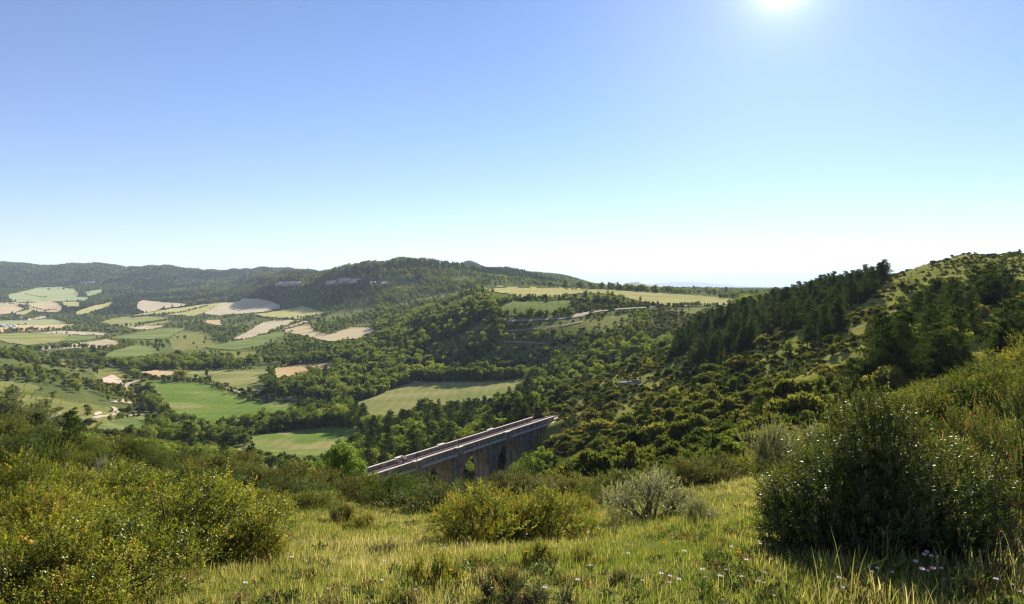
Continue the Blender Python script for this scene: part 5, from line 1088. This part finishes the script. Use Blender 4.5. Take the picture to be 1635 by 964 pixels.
def house(px, py, L, W, Hh_, label, rz, group=None, hd=0):
    p = hit(px, py)
    if not p: return
    e = empty('farmhouse', (p[0], p[1], zat(*p)), rz); tag(e, label, 'house', group)
    MB().box((-L/2, -W/2, -1.5), (L/2, W/2, Hh_)).build('wall', M_WALL, e)
    ro = MB().prism([(-W/2-.4, Hh_+.004), (W/2+.4, Hh_+.004), (0, Hh_+W*.32)], -L/2-.4, L/2+.4, 0).build('roof', M_TILE, e)
    MB().box((L*.25, -.4, Hh_+.5), (L*.25+.8, .4, Hh_+W*.32+.9)).build('chimney', M_WALL, ro)
    for q in range(3):
        x_ = -L/2+L*(q+.5)/3; wd = MB().box((x_-.5, -W/2-.05, Hh_*.45), (x_+.5, -W/2+.05, Hh_*.45+1.3)).build('window', M_WIN, e)
        MB().box((x_-.6, -W/2-.12, Hh_*.45-.14), (x_+.6, -W/2, Hh_*.45-.01)).build('sill', M_WALL, wd)
    MB().box((-L/2+.6, -W/2-.06, 0), (-L/2+1.6, -W/2+.05, 2.1)).build('door', M_SLEEP, e)
house(28, 510, 14, 8, 5, 'farmhouse with brown tiled roof among the hedges below the plateau', .1); house(1200, 478, 12, 8, 4.5, 'farmhouse half hidden in the grove at the end of the plateau field', -.2)
house(42, 512, 9, 7, 4, 'small farm shed with tiled roof beside the larger farmhouse', .3)
for i in range(8):
    p = hit(2+i*3.2, 521+(i % 3)*1.2); e = empty('caravan', (p[0], p[1], zat(*p)+.1), rs.uniform(-.5, .5)); tag(e, 'white caravan parked in the cluster beside the grey-green pasture', 'caravan', 'parked white caravans')
    MB().prism([(-2.8, .5), (2.6, .5), (3.0, 1.4), (2.5, 2.9), (-2.4, 2.9), (-3.0, 1.6)], -1.1, 1.1, 1).build('body', M_VAN, e, bevel=.08); MB().box((-1.6, -1.13, 1.5), (1.4, -1.09, 2.3)).build('window', M_WIN, e)
    for s_ in (-1, 1): MB().tube([(0, s_*1.05-.1, .35), (0, s_*1.05+.1, .35)], .38, 12).build('wheel', M_TYRE, e)
M_FARHILL = solid('distant_woods', [(.35, (.035,.05,.022)), (.65, (.085,.09,.045))], .012, .95)
def range_(name, d, prof_, depth, label, seed, base=-120):
    """far hill: a real ridge with two flanks; profile of (picture column, row)"""
    xs = np.linspace(prof_[0][0], prof_[-1][0], 140); ys = np.interp(xs, [p[0] for p in prof_], [p[1] for p in prof_]); ys = gblur(ys[None], 1.5, 1)[0]
    X = (xs-CX)/F*d; crest = (HY-ys)/F*d+(fbm(X*.004*4000/d, X*0, seed, 3)-.5)*d*.0022; V = []; rows = 13
    for q in range(rows):
        t_ = q/(rows-1)*2-1; fall = 1-abs(t_)**1.25
        nzv = (fbm(X*.003*4000/d, np.full_like(X, q*.7), seed+3, 3)-.5)*(1-abs(t_))*abs(t_)*.9
        V.append(np.stack([X*(1+t_*depth/d), np.full_like(X, d+t_*depth), base+(crest-base)*np.clip(fall+nzv, 0, 1)], 1))
    V = np.concatenate(V); nn = len(xs); k_ = (np.arange(rows-1)[:, None]*nn+np.arange(nn-1)[None, :]).ravel()
    return tag(obj(name, mesh(name, V, np.stack([k_, k_+1, k_+nn+1, k_+nn], 1), M_FARHILL, smooth=True)), label, kind='structure')
range_('hill', 3600, [(930,458),(945,451),(975,455),(1000,458),(1060,460),(1130,461),(1190,463),(1260,464),(1330,466),(1400,470)], 500, 'low wooded ridge beyond the plateau field', 501)
range_('hill', 6500, [(940,462),(975,457),(1000,453.5),(1006,450.5),(1020,450),(1026,453),(1040,455.5),(1070,459),(1110,462),(1150,464)], 700, 'flat-topped hill on the skyline', 505)
range_('mountain', 22000, [(960,462),(1020,455),(1050,451.5),(1090,450),(1115,450),(1150,453),(1190,457),(1230,459.5),(1290,459),(1330,461),(1420,458),(1500,462)], 2500, 'pale blue mountains far beyond the plateau', 509, -200)
range_('mountain', 13000, [(1120,465),(1180,461),(1240,462),(1300,462.5),(1360,464),(1450,464)], 1500, 'low blue hills before the mountains', 513, -160)

# ------------------------------------------------------------------ the air
m, t, out = nmat('air'); pv = N(t, 'ShaderNodeVolumePrincipled'); pv.inputs['Color'].default_value = (.66, .80, 1.0, 1); pv.inputs['Density'].default_value = 7e-5; pv.inputs['Anisotropy'].default_value = .0
t.links.new(pv.outputs[0], out.inputs['Volume'])
zlo = float(min(GZ.min(), -200)) - 1
hz = MB().box((-62000, -2000, zlo), (62000, 37500, 420)).build('haze', m); tag(hz, 'thin blue haze in the valley air', None, None, 'stuff')
